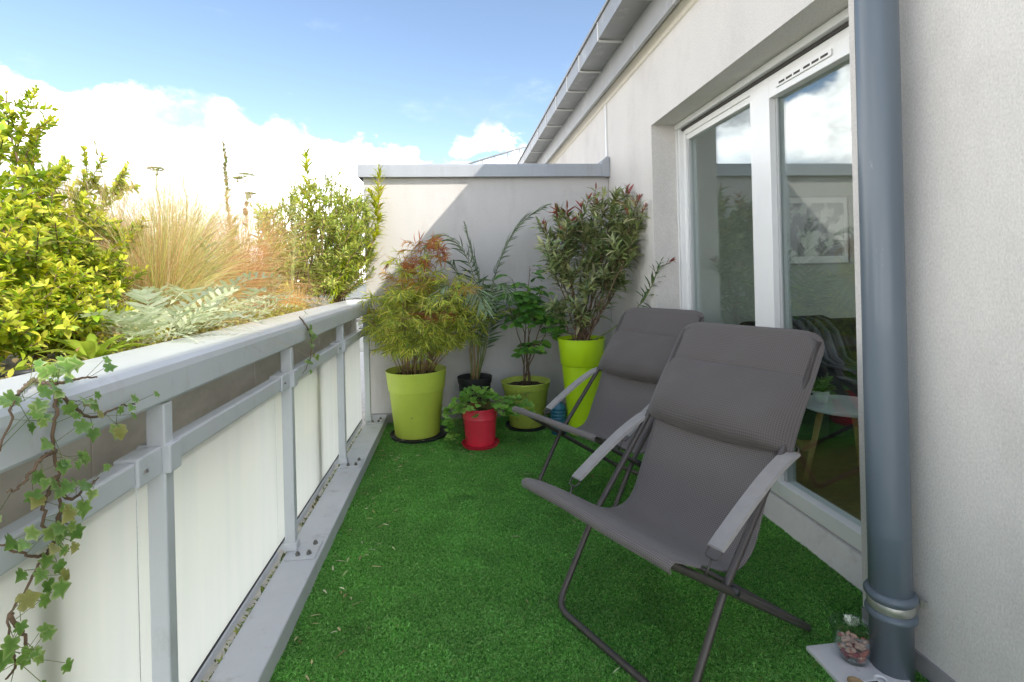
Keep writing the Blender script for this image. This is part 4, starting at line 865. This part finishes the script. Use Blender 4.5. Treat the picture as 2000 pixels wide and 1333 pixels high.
# silver leaved thistle-like plants: each leaf an arching pinnate blade
def pinnate(name, pal, n=9, seed=0):
    rg = np.random.default_rng(seed); V = []; F = []; K = []
    def addq(pts, k):
        b = len(V); V.extend(pts); K.extend([k] * len(pts)); F.append(tuple(range(b, b + len(pts))))
    def cl(t): return np.array([0.03 * math.sin(t * 3 + seed), t, .34 * t - .62 * t * t])
    ts = np.linspace(0, 1, 14)
    for i in range(13):
        a, b = cl(ts[i]), cl(ts[i + 1]); w0, w1 = .016 * (1 - ts[i] * .8), .016 * (1 - ts[i + 1] * .8); addq([a + (-w0, 0, 0), a + (w0, 0, 0), b + (w1, 0, 0), b + (-w1, 0, 0)], pal[0])
    for i in range(n):
        t = .14 + .82 * i / (n - 1); p = cl(t); L_ = .21 * math.sin(math.pi * (.25 + .72 * t)) + .02; q = pal[1 + i % (len(pal) - 1)]
        for s in (-1, 1):
            j = L_ * rg.uniform(.8, 1.2); d = np.array([s * j, j * .55, j * rg.uniform(-.2, .35)]); e = np.array([0, .034, 0]); m_ = p + d * .5
            addq([p - e * .6, m_ - e * .75 + (s * .01, 0, 0), p + d, m_ + e * .9, p + e * .5], q)
            addq([m_ - e * .5, m_ + np.array([s * j * .30, -j * .12, 0]), m_ + e * .2], q)
    addq([cl(.95) + (-.03, 0, 0), cl(.95) + (.03, 0, 0), cl(1.06)], pal[1])
    return mat_mesh(col_mesh(name, V, F, np.array(K)), 'leaf')
sv = [pinnate('silver_leaf', [(.66, .70, .52), (.58, .64, .44), (.68, .72, .54), (.50, .57, .36)], 10, k) for k in range(3)]
def silver(x, y, n, size, label, zlo=0, sp=0.05):
    root = tag(empty('silver_plant', (x, y, SZ)), label, 'thistle plant', 'silver leaved plants in the trough')
    for k in range(n):
        a = k * 2.399 + random.uniform(-.3, .3); e = random.uniform(.15, 1.0); d = (math.cos(a) * math.cos(e), math.sin(a) * math.cos(e), math.sin(e)); q = np.array([x + .06 * math.cos(a), y + .06 * math.sin(a), SZ + random.uniform(0, sp)])
        place('leaf', sv[k % 3], root, q, d, (random.uniform(-.2, .2), random.uniform(-.2, .2), 1), size * random.uniform(.7, 1.15))
silver(-.985, 1.80, 26, .25, 'silver green thistle leaved plant spilling over the rail beside the golden shrub')
silver(-1.01, 2.12, 20, .25, 'grey green thistle leaved plant in the middle of the trough', sp=.14)
silver(-1.0, 2.5, 16, .21, 'pale silvery thistle leaved plant before the reddish grass', sp=.1)

# tall weeds
def weed(name, b, tip, label, cat, leaves=None, umbel=None, bend=(0, 0, 0), r=.0036, mat='stem_pale', group=None):
    root = tag(empty(name, tuple(b)), label, cat, group); P = bez(b, tip, bend, 14, .004); st = tube('stem', P, np.linspace(r, r * .5, 14), mat, root, 6)
    if leaves: lv = Leaves(.2, .25); sprig(lv, P, *leaves); lv.build('foliage', 'leaf', st)
    if umbel:
        for (p, rad) in umbel:
            p = np.array(p); k = 90; a = R.uniform(0, 6.28, k); q = rad * np.sqrt(R.random(k)); T = p + np.stack([q * np.cos(a), q * np.sin(a), .012 - q * q / rad * .25], 1)
            items = [(np.array([p - (0, 0, rad * .8), t]), .0007) for t in T[::5]]; sk = tubes('umbel', items, 'stem_green', root, 3)
            lv = Leaves(.1, .1); D = np.stack([np.cos(a) * .8, np.sin(a) * .8, .5 + 0 * a], 1); lv.add(T, D, np.array([[0, 0, 1.0]]) + 0 * D, .015, .013, cols(k, [(.38, .42, .18), (.46, .48, .24), (.3, .36, .15)])); lv.build('florets', 'leaf', sk)
            n2 = int(np.argmin(np.linalg.norm(P - p, axis=1)))
            tube('stalk', [P[max(0, n2 - 1)], p - np.array([0, 0, rad * .8])], .0012, 'stem_green', root, 4)
    return root
p1 = AX(305, 335, -1.3); weed('yarrow_stalk', soilpt(-1.28, p1[1]), p1 - np.array([0, 0, .02]), 'slender stalk with one flat greenish flower head, between the golden shrub and the tan grass', 'wildflower', umbel=[(p1, .028)], bend=(.02, .02, 0))
p2 = AX(480, 345, -1.22); p3 = AX(488, 382, -1.22); p4 = AX(465, 352, -1.22)
weed('yarrow_stalk', soilpt(-1.14, p2[1] - .1), p2 - np.array([0, 0, .02]), 'branched stalk with several flat green flower heads left of the willow leaved shrub', 'wildflower', leaves=(.2, .85, 14, .085, .024, .7, [(.24, .28, .18), (.30, .34, .22)], .2), umbel=[(p2, .045), (p3, .028), (p4, .022)], bend=(-.03, .02, 0))
p = AX(436, 282, -1.28); weed('seed_spike', soilpt(-1.24, p[1]), p, 'tall brownish seed spike rising above the dry grass', 'wildflower', leaves=(.4, 1.0, 300, .032, .012, .7, [(.36, .36, .15), (.44, .36, .2), (.5, .42, .26), (.28, .32, .13)]), bend=(.02, 0, 0), r=.004)
p = AX(357, 312, -1.26); weed('seed_stalk', soilpt(-1.2, p[1]), p, 'thin pale green stalk with a budded tip in the middle of the dry grass', 'wildflower', leaves=(.35, 1.0, 34, .02, .006, .3, [(.36, .38, .14), (.28, .32, .1)]), bend=(-.02, 0, 0), r=.003)
p = AX(178, 250, -1.32); weed('seed_stalk', soilpt(-1.25, p[1] + .1), p, 'thin stalk with a nodding tip rising above the golden shrub', 'wildflower', leaves=(.75, 1.0, 22, .018, .006, .3, [(.36, .36, .12), (.3, .3, .1)]), bend=(.03, 0, 0), r=.002)
p = AX(230, 300, -1.34); weed('seed_stalk', soilpt(-1.27, p[1] + .1), p, 'bare thin grey stalk right of the golden shrub', 'wildflower', leaves=(.85, 1.0, 8, .012, .004, .3, [(.3, .3, .2)]), bend=(.02, 0, 0), r=.0015)
for k, (x, y, X, lab) in enumerate(((505, 440, -1.12, 'leafy grey green stalk just left of the willow leaved shrub'), (455, 430, -1.2, 'leafy grey green stalk below the brown seed spike'), (528, 480, -1.04, 'short leafy grey green stalk leaning to the rail before the willow leaved shrub'), (400, 470, -1.08, 'leafy grey green stalk in front of the tall tan grass'), (330, 450, -1.3, 'leafy green stalk among the tan grass nearest the rail'))):
    p = AX(x, y, X); weed('leafy_stalk', soilpt(X + .05, p[1] - .05), p, lab, 'wildflower', leaves=(.15, 1.0, 44, .085, .022, .9, [(.40, .46, .26), (.48, .52, .34), (.34, .42, .18)], .25), bend=(-.03, .02, 0), group='leafy stalks in the trough')
# pale long seed plumes arching out of the golden shrub
pl = tag(empty('feather_grass', (-1.35, 1.9, SZ)), 'few very long pale grass plumes arching above the golden shrub', 'ornamental grass')
n = 26; B = np.tile(soilpt(-1.3, 2.05), (n, 1)) + R.normal(0, .03, (n, 3)) * (1, 1, 0); T = np.array([AX(random.uniform(60, 250), random.uniform(190, 380), -1.38) for _ in range(n)]); ribbons('blades', 'straw', pl, B, T, np.array([[.06, .05, .12]]) + R.normal(0, .03, (n, 3)), np.full(n, .0011), cols(n, [(.6, .5, .38), (.5, .42, .3)], .15), 8, None)

# willow leaved shrub at the far end, with two golden shoots
def willow():
    root = tag(empty('willow_shrub', (-1.15, 4.2, SZ)), 'tall light green narrow leaved shrub at the far end of the trough', 'shrub')
    pal = [(.42, .48, .09), (.52, .56, .12), (.34, .42, .08), (.56, .60, .20), (.25, .34, .08)]
    for i in range(104):
        x = random.uniform(505, 742); ytop = 335 + 62 * abs((x - 615) / 120) ** 1.7; y = random.uniform(ytop, 555) if i > 26 else random.uniform(ytop, ytop + 50); Y = random.uniform(3.9, 4.75)
        tip = AY(x, y, Y); tip[0] = max(tip[0], -1.66)
        if tip[0] > -.80: tip[1] = min(tip[1], 4.36)
        b = soilpt(min(-1.0, max(-1.5, tip[0] + random.uniform(-.15, .1))), tip[1] + random.uniform(-.08, .08)); P = bez(b, tip, (0, 0, .04), 10, .008); items = [(P, np.linspace(.006, .0022, 10))]; lv = Leaves(.18, .25, ((.3, .5), (.65, .42)))
        gold = [(.44, .46, .06), (.5, .5, .1)]
        sprig(lv, P, .2, 1, 75, .05, .0125, .8, pal, tipcol=gold if i % 3 == 0 else None, tipfrom=.7, whorl=1)
        for j in range(8):
            t = random.uniform(.2, .95); p = along(P, t)[0]; q = p + np.array([random.uniform(-.10, .10), random.uniform(-.1, .1), random.uniform(.02, .16)]); tw = bez(p, q, (0, 0, -.02), 6); items.append((tw, .0016)); sprig(lv, tw, .1, 1, 24, .048, .012, .8, pal, whorl=1)
        st = tubes('branch', items, 'stem_brown', root, 4); lv.build('foliage', 'leaf', st)
    gold = [(.46, .48, .045), (.52, .52, .07), (.36, .40, .04)]
    for pts in ([soilpt(-1.2, 4.2), AY(612, 480, 4.2), AY(604, 380, 4.2), AY(598, 302, 4.2)], [soilpt(-1.0, 4.28), AY(690, 540, 4.28), AY(728, 475, 4.28), AY(738, 420, 4.28), AY(740, 328, 4.28)]):
        P = catmull(pts, 22); lv = Leaves(.18, .25, ((.3, .5), (.65, .42))); sprig(lv, P, .45, 1, 110, .105, .021, .95, gold, whorl=1); st = tubes('branch', [(P, np.linspace(.009, .003, 22))], 'stem_tan', root, 6)
        for j in range(4):
            t = random.uniform(.5, .75); p = along(P, t)[0]; q = p + np.array([random.uniform(-.12, .14), random.uniform(-.06, .03), random.uniform(.06, .18)]); sprig(lv, bez(p, q, (0, 0, 0), 6), .2, 1, 22, .08, .018, .8, gold, whorl=1)
        lv.build('foliage', 'leaf', st)
    for j in range(9):
        tip = AY(random.uniform(690, 762), random.uniform(470, 560), random.uniform(4.15, 4.4)); tubes('twig', [(bez(soilpt(-1.0, 4.25), tip, (0, 0, .05), 8, .01), np.linspace(.004, .0015, 8))], 'stem_tan', root, 4)
willow()
# pale upright plume and low plants near the far end
mu = tag(empty('pale_spike', (-1.08, 3.5, SZ)), 'upright pale green tapering spike before the willow leaved shrub', 'plant'); P = catmull([soilpt(-1.08, 3.5), AX(572, 520, -1.08), AX(578, 432, -1.08)], 12); st = tube('stem', P, np.linspace(.006, .002, 12), 'stem_green', mu, 6); lv = Leaves(.2, .2); sprig(lv, P, .05, 1, 160, .05, .014, .35, [(.38, .46, .16), (.45, .52, .22), (.34, .42, .14)], whorl=1); lv.build('foliage', 'leaf', st)
eu = tag(empty('spurge', (-1.0, 4.0, SZ)), 'bright yellow green drooping leafy tuft below the willow leaved shrub', 'plant')
for k in range(7):
    tip = AY(682 + random.uniform(-14, 18), 505 + random.uniform(-8, 30), 3.95); P = bez(soilpt(-.99, 3.98), tip, (0, 0, .08), 9); lv = Leaves(.2, .5); sprig(lv, P, .15, 1, 42, .06, .011, 1.0, [(.46, .54, .03), (.38, .48, .03)], droop=.7, whorl=1); st = tubes('stem', [(P, .0025)], 'stem_green', eu, 5); lv.build('foliage', 'leaf', st)
la = tag(empty('lavender', (-.98, 3.75, SZ)), 'low silver grey cushion plant beside the far end of the rail', 'plant'); lv = Leaves(.2, .1)
for k in range(50): a = random.uniform(0, 6.28); r = random.uniform(.01, .08); b = soilpt(-.98 + r * .5 * math.cos(a), 3.75 + r * math.sin(a)); P = bez(b, b + (r * math.cos(a), r * math.sin(a), random.uniform(.05, .11)), (0, 0, .01), 5); sprig(lv, P, .2, 1, 16, .022, .0045, .7, [(.42, .46, .46), (.36, .42, .38)], whorl=1)
lv.build('foliage', 'leaf', la)
# broad leaved rosettes by the rail
def rosette(x, y, n, L_, label):
    root = tag(empty('leaf_rosette', (x, y, SZ)), label, 'plant'); mes = []
    for c in ((.30, .40, .05), (.36, .46, .07), (.24, .34, .04)):
        V = []; F = []; ts = np.linspace(0, 1, 9)
        for t in ts: w_ = .5 * .26 * math.sin(math.pi * (t * .92 + .06)) ** .7 * (.6 + .6 * t); zc = .28 * t - .5 * t * t; V += [(-w_, t, zc + w_ * .5), (0, t, zc), (w_, t, zc + w_ * .5)]
        for i in range(8): b = i * 3; F += [(b, b + 1, b + 4, b + 3), (b + 1, b + 2, b + 5, b + 4)]
        K = np.tile(np.array(c), (27, 1)); K[1::3] *= 1.25; mes.append(mat_mesh(col_mesh('rosette_leaf', V, F, K), 'leaf'))
    for k in range(n):
        a = k * 2.399; e = .25 + .8 * k / n; place('leaf', mes[k % 3], root, (x + .012 * math.cos(a), y + .012 * math.sin(a), SZ), (math.cos(a) * math.cos(e), math.sin(a) * math.cos(e), math.sin(e)), (0, 0, 1), L_ * random.uniform(.8, 1.15))
rosette(-1.0, 1.53, 15, .125, 'bright green broad leaved rosette below the golden shrub')
rosette(-1.02, 1.30, 9, .08, 'small yellowish rosette near the left edge of the trough')
# ground cover along the rail
def cover():
    n = 7000; y = R.uniform(.4, 4.4, n); x = -.935 - np.abs(R.normal(0, .13, n)); keep = (np.sin(y * 9 + np.sin(y * 3.1) * 2) + R.normal(0, .7, n)) > -.1; x, y = x[keep], y[keep]; n = len(x)
    z = SZ + R.random(n) ** 2 * .055; a = R.uniform(0, 6.28, n); D = np.stack([np.cos(a), np.sin(a), R.uniform(.2, 1.2, n)], 1); lv = Leaves(.2, .1, ((.35, .5), (.7, .45))); k = cols(n, [(.42, .40, .06), (.34, .36, .05), (.5, .46, .12), (.28, .32, .06), (.40, .30, .14)], .2)
    lv.add(np.stack([x, y, z], 1), D, np.array([[0, 0, 1.0]]) + 0 * D, R.uniform(.014, .032, n), R.uniform(.006, .012, n), k); o = lv.build('stonecrop', 'leaf', None); tag(o, 'yellow green stonecrop creeping over the soil along the rail', 'ground cover', kind='stuff')
    n = 2600; y = R.uniform(.6, 4.3, n); x = R.uniform(-.80, -.755, n); z = -.03 + R.random(n) * .05; a = R.uniform(0, 6.28, n); D = np.stack([np.cos(a), np.sin(a), R.uniform(.3, 1.4, n)], 1); lv = Leaves(.2, .1); lv.add(np.stack([x, y, z], 1), D, np.array([[0, 0, 1.0]]) + 0 * D, R.uniform(.012, .03, n), R.uniform(.005, .011, n), cols(n, [(.12, .20, .03), (.20, .26, .05), (.28, .3, .08), (.08, .12, .03)], .25)); o = lv.build('gap_weeds', 'leaf', None); tag(o, 'green moss and weeds in the gap below the frosted panels', 'ground cover', kind='stuff')
cover()
dl = tag(empty('drip_hose', (-.97, 1.1, SZ)), 'dark irrigation hose lying on the soil at the left edge', 'hose'); tube('hose', catmull([AZ(-60, 742, 1.055), AZ(0, 734, 1.055), AZ(60, 727, 1.058), AZ(118, 716, 1.056)], 14), .007, 'black_plastic', dl, 8)

# ------------------------------------------------------------------ ivy
def ivy_leaf(c1, c2, k):
    h = [(0, .10), (.16, -.04), (.34, -.06), (.45, .10), (.40, .24), (.36, .33), (.56, .46), (.50, .56), (.30, .60), (.16, .82), (0, 1.06)]
    rg = np.random.default_rng(k); h = [(x * (1 + rg.normal(0, .07)), y + (rg.normal(0, .02) if 0 < i < 10 else 0)) for i, (x, y) in enumerate(h)]
    out = h + [(-x * .96, y) for x, y in h[-2:0:-1]]; n = len(out); c = (0, .34)
    z = lambda x, y, e: .10 * abs(x) - .22 * (y - .3) ** 2 + .03 * math.sin(7 * x + 5 * y + k) * e
    V = [(c[0], c[1], 0)] + [(c[0] + (x - c[0]) * .62, c[1] + (y - c[1]) * .62, z(x * .62, y * .62, .5)) for x, y in out] + [(x, y, z(x, y, 1)) for x, y in out]
    F = [(0, 1 + i, 1 + (i + 1) % n) for i in range(n)] + [(1 + i, 1 + n + i, 1 + n + (i + 1) % n, 1 + (i + 1) % n) for i in range(n)]
    K = np.array([c1] * (n + 1) + [c2] * n) * rg.uniform(.85, 1.15, (2 * n + 1, 1)); return mat_mesh(col_mesh('ivy_leaf', V, F, K), 'leaf_glossy')
iv_m = [ivy_leaf(c1, c2, k) for k, (c1, c2) in enumerate((((.13, .25, .05), (.26, .36, .11)), ((.16, .29, .06), (.25, .38, .10)), ((.10, .21, .04), (.17, .28, .07)), ((.22, .34, .08), (.42, .50, .22)), ((.13, .25, .05), (.34, .43, .17)), ((.11, .23, .045), (.20, .31, .08)), ((.25, .26, .07), (.34, .33, .12))))]
def ivy(label, stems, size, loc, leafgap=.0165):
    root = tag(empty('ivy', loc), label, 'ivy')
    for pts in stems:
        P = catmull(pts, max(8, len(pts) * 6)); L_ = np.linalg.norm(np.diff(P, axis=0), axis=1).sum(); st = tube('stem', P + R.normal(0, .0015, P.shape), np.linspace(.0036, .0014, len(P)), 'stem_brown', root, 6)
        n = int(L_ / leafgap)
        for k in range(n):
            p = along(P, (k + random.random()) / n)[0]; a = random.uniform(0, 6.28); l = random.uniform(.012, .045); q = p + np.array([abs(random.gauss(0, .018)) + .004, math.cos(a) * l, math.sin(a) * l]); tube('petiole', [p, q], .0006, 'stem_green', st, 3)
            d = np.array([.25, math.cos(a), math.sin(a) * .6 - .55]); u = np.array([1, random.uniform(-.7, .2), random.uniform(.2, .9)]); place('leaf', random.choice(iv_m), st, q, d, u, size * random.uniform(.6, 1.15))
def I(x, y, X=-.690): return AX(x, y, X)
ivy('variegated ivy hanging over the rail in front of the nearest frosted panel', [
    [AZ(60, 742, 1.07), AZ(100, 752, 1.075), I(110, 790, -.693), I(104, 850), I(112, 930), I(118, 1000), I(105, 1060), I(70, 1110), I(45, 1160), I(20, 1200), I(15, 1260), I(-5, 1320)],
    [I(108, 760, -.692), I(150, 800), I(185, 815), I(230, 795, -.69), I(262, 790, -.69)],
    [I(112, 960), I(140, 975), I(165, 955), I(190, 935)],
    [I(110, 880), I(75, 900), I(40, 950), I(10, 960)], [I(112, 930), I(85, 990), I(95, 1040), I(130, 1020)],
    [I(20, 1200), I(40, 1230), I(55, 1275), I(75, 1290)], [AZ(60, 745, 1.07), I(30, 780, -.692), I(20, 830), I(0, 880)], [AZ(100, 752, 1.075), AZ(150, 742, 1.075), AZ(190, 735, 1.075)],
    [I(118, 1000), I(95, 1080), I(40, 1080), I(-10, 1060)], [I(15, 1260), I(30, 1300), I(10, 1330)]], .027, (-.70, .95, 1.06))
ivy('short ivy sprig hanging over the rail near the second frosted panel', [[AX(585, 628, -.72) + (0, 0, .02), I(600, 640, -.695), I(608, 665, -.695), I(606, 700, -.690), I(592, 730, -.690)], [I(600, 640, -.695), I(612, 655, -.69)]], .034, (-.71, 2.7, 1.04), .03)

# ================================================================== SMALL THINGS ON THE TURF
tl = tag(empty('tile', (1.17, 1.47, GZ)), 'white stone tile on the turf beside the downpipe', 'tile')
box('slab', 1.095, 1.30, 1.32, 1.545, GZ - .01, GZ + .012, 'tile_white', tl, bevel=.003)
bz = GZ + .012
bw = tag(empty('glass_bowl', (1.205, 1.475, bz)), 'clear glass bowl on the white tile behind the downpipe', 'bowl')
lathe('bowl', [(0, .0), (.036, .0), (.044, .006), (.055, .045), (.062, .096), (.064, .100), (.061, .101), (.058, .094), (.051, .045), (.040, .010), (0, .005)], (1.205, 1.475, bz), 'jar_glass', bw, 40)
def nuts():
    sh = []
    for nm, mat in (('pod_a', 'nuts'), ('pod_b', 'nuts_dark'), ('pod_c', 'nuts_pale')):
        bm = bmesh.new(); bmesh.ops.create_icosphere(bm, subdivisions=2, radius=1)
        for v in bm.verts: v.co *= 1 + .12 * math.sin(v.co.x * 5 + v.co.z * 7)
        me = bpy.data.meshes.new(nm); bm.to_mesh(me); bm.free(); me.materials.append(MATS[mat])
        for p in me.polygons: p.use_smooth = True
        sh.append(me)
    for k in range(70):
        l = k // 14; a = random.uniform(0, 6.28); r = math.sqrt(random.random()) * (.033 + .002 * l); o = bpy.data.objects.new('dried_pod', sh[random.choice((0, 0, 1, 2)) if l < 3 else random.choice((0, 2, 2))]); C.objects.link(o); o.location = (1.205 + r * math.cos(a), 1.475 + r * math.sin(a), bz + .013 + l * .0095); s = random.uniform(.0055, .0085); o.scale = (s * 1.5, s, s * .8); o.rotation_euler = (random.uniform(-.5, .5), random.uniform(-.5, .5), random.uniform(0, 3)); tag(o, 'one of the dried reddish pods filling the glass bowl', 'dried pod', 'dried pods in the glass bowl')
nuts()
st_ = tag(empty('stone', (1.125, 1.37, bz)), 'small brown stone on the edge of the white tile', 'stone'); bm = bmesh.new(); bmesh.ops.create_icosphere(bm, subdivisions=3, radius=1)
for v in bm.verts: v.co = Vector((v.co.x * .020, v.co.y * .022, v.co.z * .013 + .012)) * (1 + .12 * math.sin(v.co.x * 4 + v.co.y * 6))
me = bpy.data.meshes.new('stone'); bm.to_mesh(me); bm.free(); o = link('pebble', me, 'stem_tan', st_, True)
pg_ = tag(empty('plastic_clip', (1.165, 1.352, bz)), 'small white plastic clip with a dark slot on the tile, at the bottom edge', 'clip'); boxes('body', [(1.145, 1.195, 1.340, 1.372, bz, bz + .018)], 'pvc', pg_, bevel=.003); box('slot', 1.153, 1.187, 1.348, 1.364, bz + .0181, bz + .0186, 'dark_slot', pg_)
rg_ = tag(empty('plastic_ring', (1.215, 1.372, bz)), 'white plastic ring beside the foot of the downpipe', 'ring'); a = np.linspace(0, 2 * math.pi, 24, endpoint=False); tube('ring', np.stack([1.212 + .016 * np.cos(a), 1.378 + .016 * np.sin(a), 0 * a + bz + .006], 1), .005, 'pvc', rg_, 8, closed=True)
# dry leaves fallen on the turf
n = 150; y = np.r_[R.uniform(1.5, 4.2, 90), R.normal(3.75, .25, 60)]; x = np.r_[np.abs(R.normal(0, .12, 70)) - .585, R.uniform(-.5, 1.0, 20), R.uniform(-.5, .45, 60)]; a = R.uniform(0, 6.28, n); lv = Leaves(.3, .15); D = np.stack([np.cos(a), np.sin(a), R.uniform(-.05, .2, n)], 1); lv.add(np.stack([x, y, np.full(n, GZ + .005)], 1), D, np.array([[0, 0, 1.0]]) + 0 * D, R.uniform(.022, .055, n), R.uniform(.004, .009, n), cols(n, [(.62, .56, .32), (.5, .44, .22), (.42, .32, .16), (.7, .66, .46)], .15)); tag(lv.build('leaf_litter', 'straw', None), 'dry fallen leaves scattered on the turf near the pots and kerb', 'leaf litter', kind='stuff')

# ================================================================== INSIDE THE ROOM
pf = tag(empty('framed_picture', (3.25, 4.29, 1.57)), 'framed black and white print on the wall inside the room', 'picture')
boxes('frame', [(2.93, 2.945, 4.275, 4.298, 1.265, 1.885), (3.555, 3.57, 4.275, 4.298, 1.265, 1.885), (2.945, 3.555, 4.275, 4.298, 1.265, 1.28), (2.945, 3.555, 4.275, 4.298, 1.87, 1.885)], 'picture_frame', pf)
box('mount', 2.945, 3.555, 4.288, 4.298, 1.28, 1.87, 'table_white', pf); box('print', 2.99, 3.51, 4.286, 4.2879, 1.34, 1.82, 'print', pf)
tb = tag(empty('side_table', (1.98, 2.36, .1)), 'round white side table with wooden legs inside behind the glass', 'side table')
sharp(lathe('table_top', [(0, .535), (.19, .535), (.2, .54), (.2, .55), (.196, .555), (0, .555)], (1.93, 2.38, 0), 'table_white', tb, 48))
for k in range(3): a = .5 + k * 2.094; tube('leg', [(1.93 + .10 * math.cos(a), 2.38 + .10 * math.sin(a), .535), (1.93 + .19 * math.cos(a), 2.38 + .19 * math.sin(a), .102)], [.016, .010], 'beech', tb, 12)
hp = tag(empty('small_plant', (1.83, 2.40, .555)), 'small green plant on the white side table inside', 'potted plant'); sharp(lathe('pot', pot_profile(.04, .03, .06, .012, .003, .004), (1.83, 2.42, .555), 'table_white', hp, 24)); lv = Leaves(.2, .3)
for k in range(20): a = k * 2.4; sprig(lv, bez((1.83, 2.42, .60), (1.83 + .05 * math.cos(a), 2.42 + .05 * math.sin(a), .66 + .03 * math.sin(k)), (0, 0, .02), 5), .3, 1, 6, .035, .016, .8, [(.12, .2, .06)], whorl=1)
lv.build('foliage', 'leaf', hp)
sf = tag(empty('sofa', (3.1, 3.6, .1)), 'dark upholstered sofa in the room behind the window', 'sofa')
box('seat', 2.25, 3.6, 2.9, 3.75, .18, .48, 'sofa', sf, bevel=.05, segs=4); box('backrest', 2.25, 3.6, 3.7, 3.95, .18, .82, 'sofa', sf, bevel=.06, segs=4); box('arm', 3.58, 3.8, 2.9, 3.95, .18, .66, 'sofa', sf, bevel=.05, segs=4); box('arm', 2.05, 2.27, 2.9, 3.95, .18, .66, 'sofa', sf, bevel=.05, segs=4)
for (x, y) in ((2.15, 3.0), (3.7, 3.0), (2.15, 3.85), (3.7, 3.85)): box('foot', x - .03, x + .03, y - .03, y + .03, .101, .182, 'beech', sf)
tw = tag(empty('throw_blanket', (2.7, 3.8, .8)), 'striped blue grey blanket hung over the sofa back', 'blanket')
for k in range(9):
    x0 = 2.55 + k * .04; pth = catmull([(x0 + .25, 2.98, .50), (x0 + .2, 3.4, .50), (x0 + .15, 3.66, .52), (x0 + .1, 3.69, .72), (x0 + .02, 3.74, .84), (x0, 3.90, .84), (x0 - .02, 3.97, .75)], 14); G = np.stack([pth, pth + (.038, 0, .0)], 1); grid_mesh('stripe', G - np.array([2.7, 3.8, .8]), 'cloth_stripe' if k % 2 else 'sofa', tw, .008)
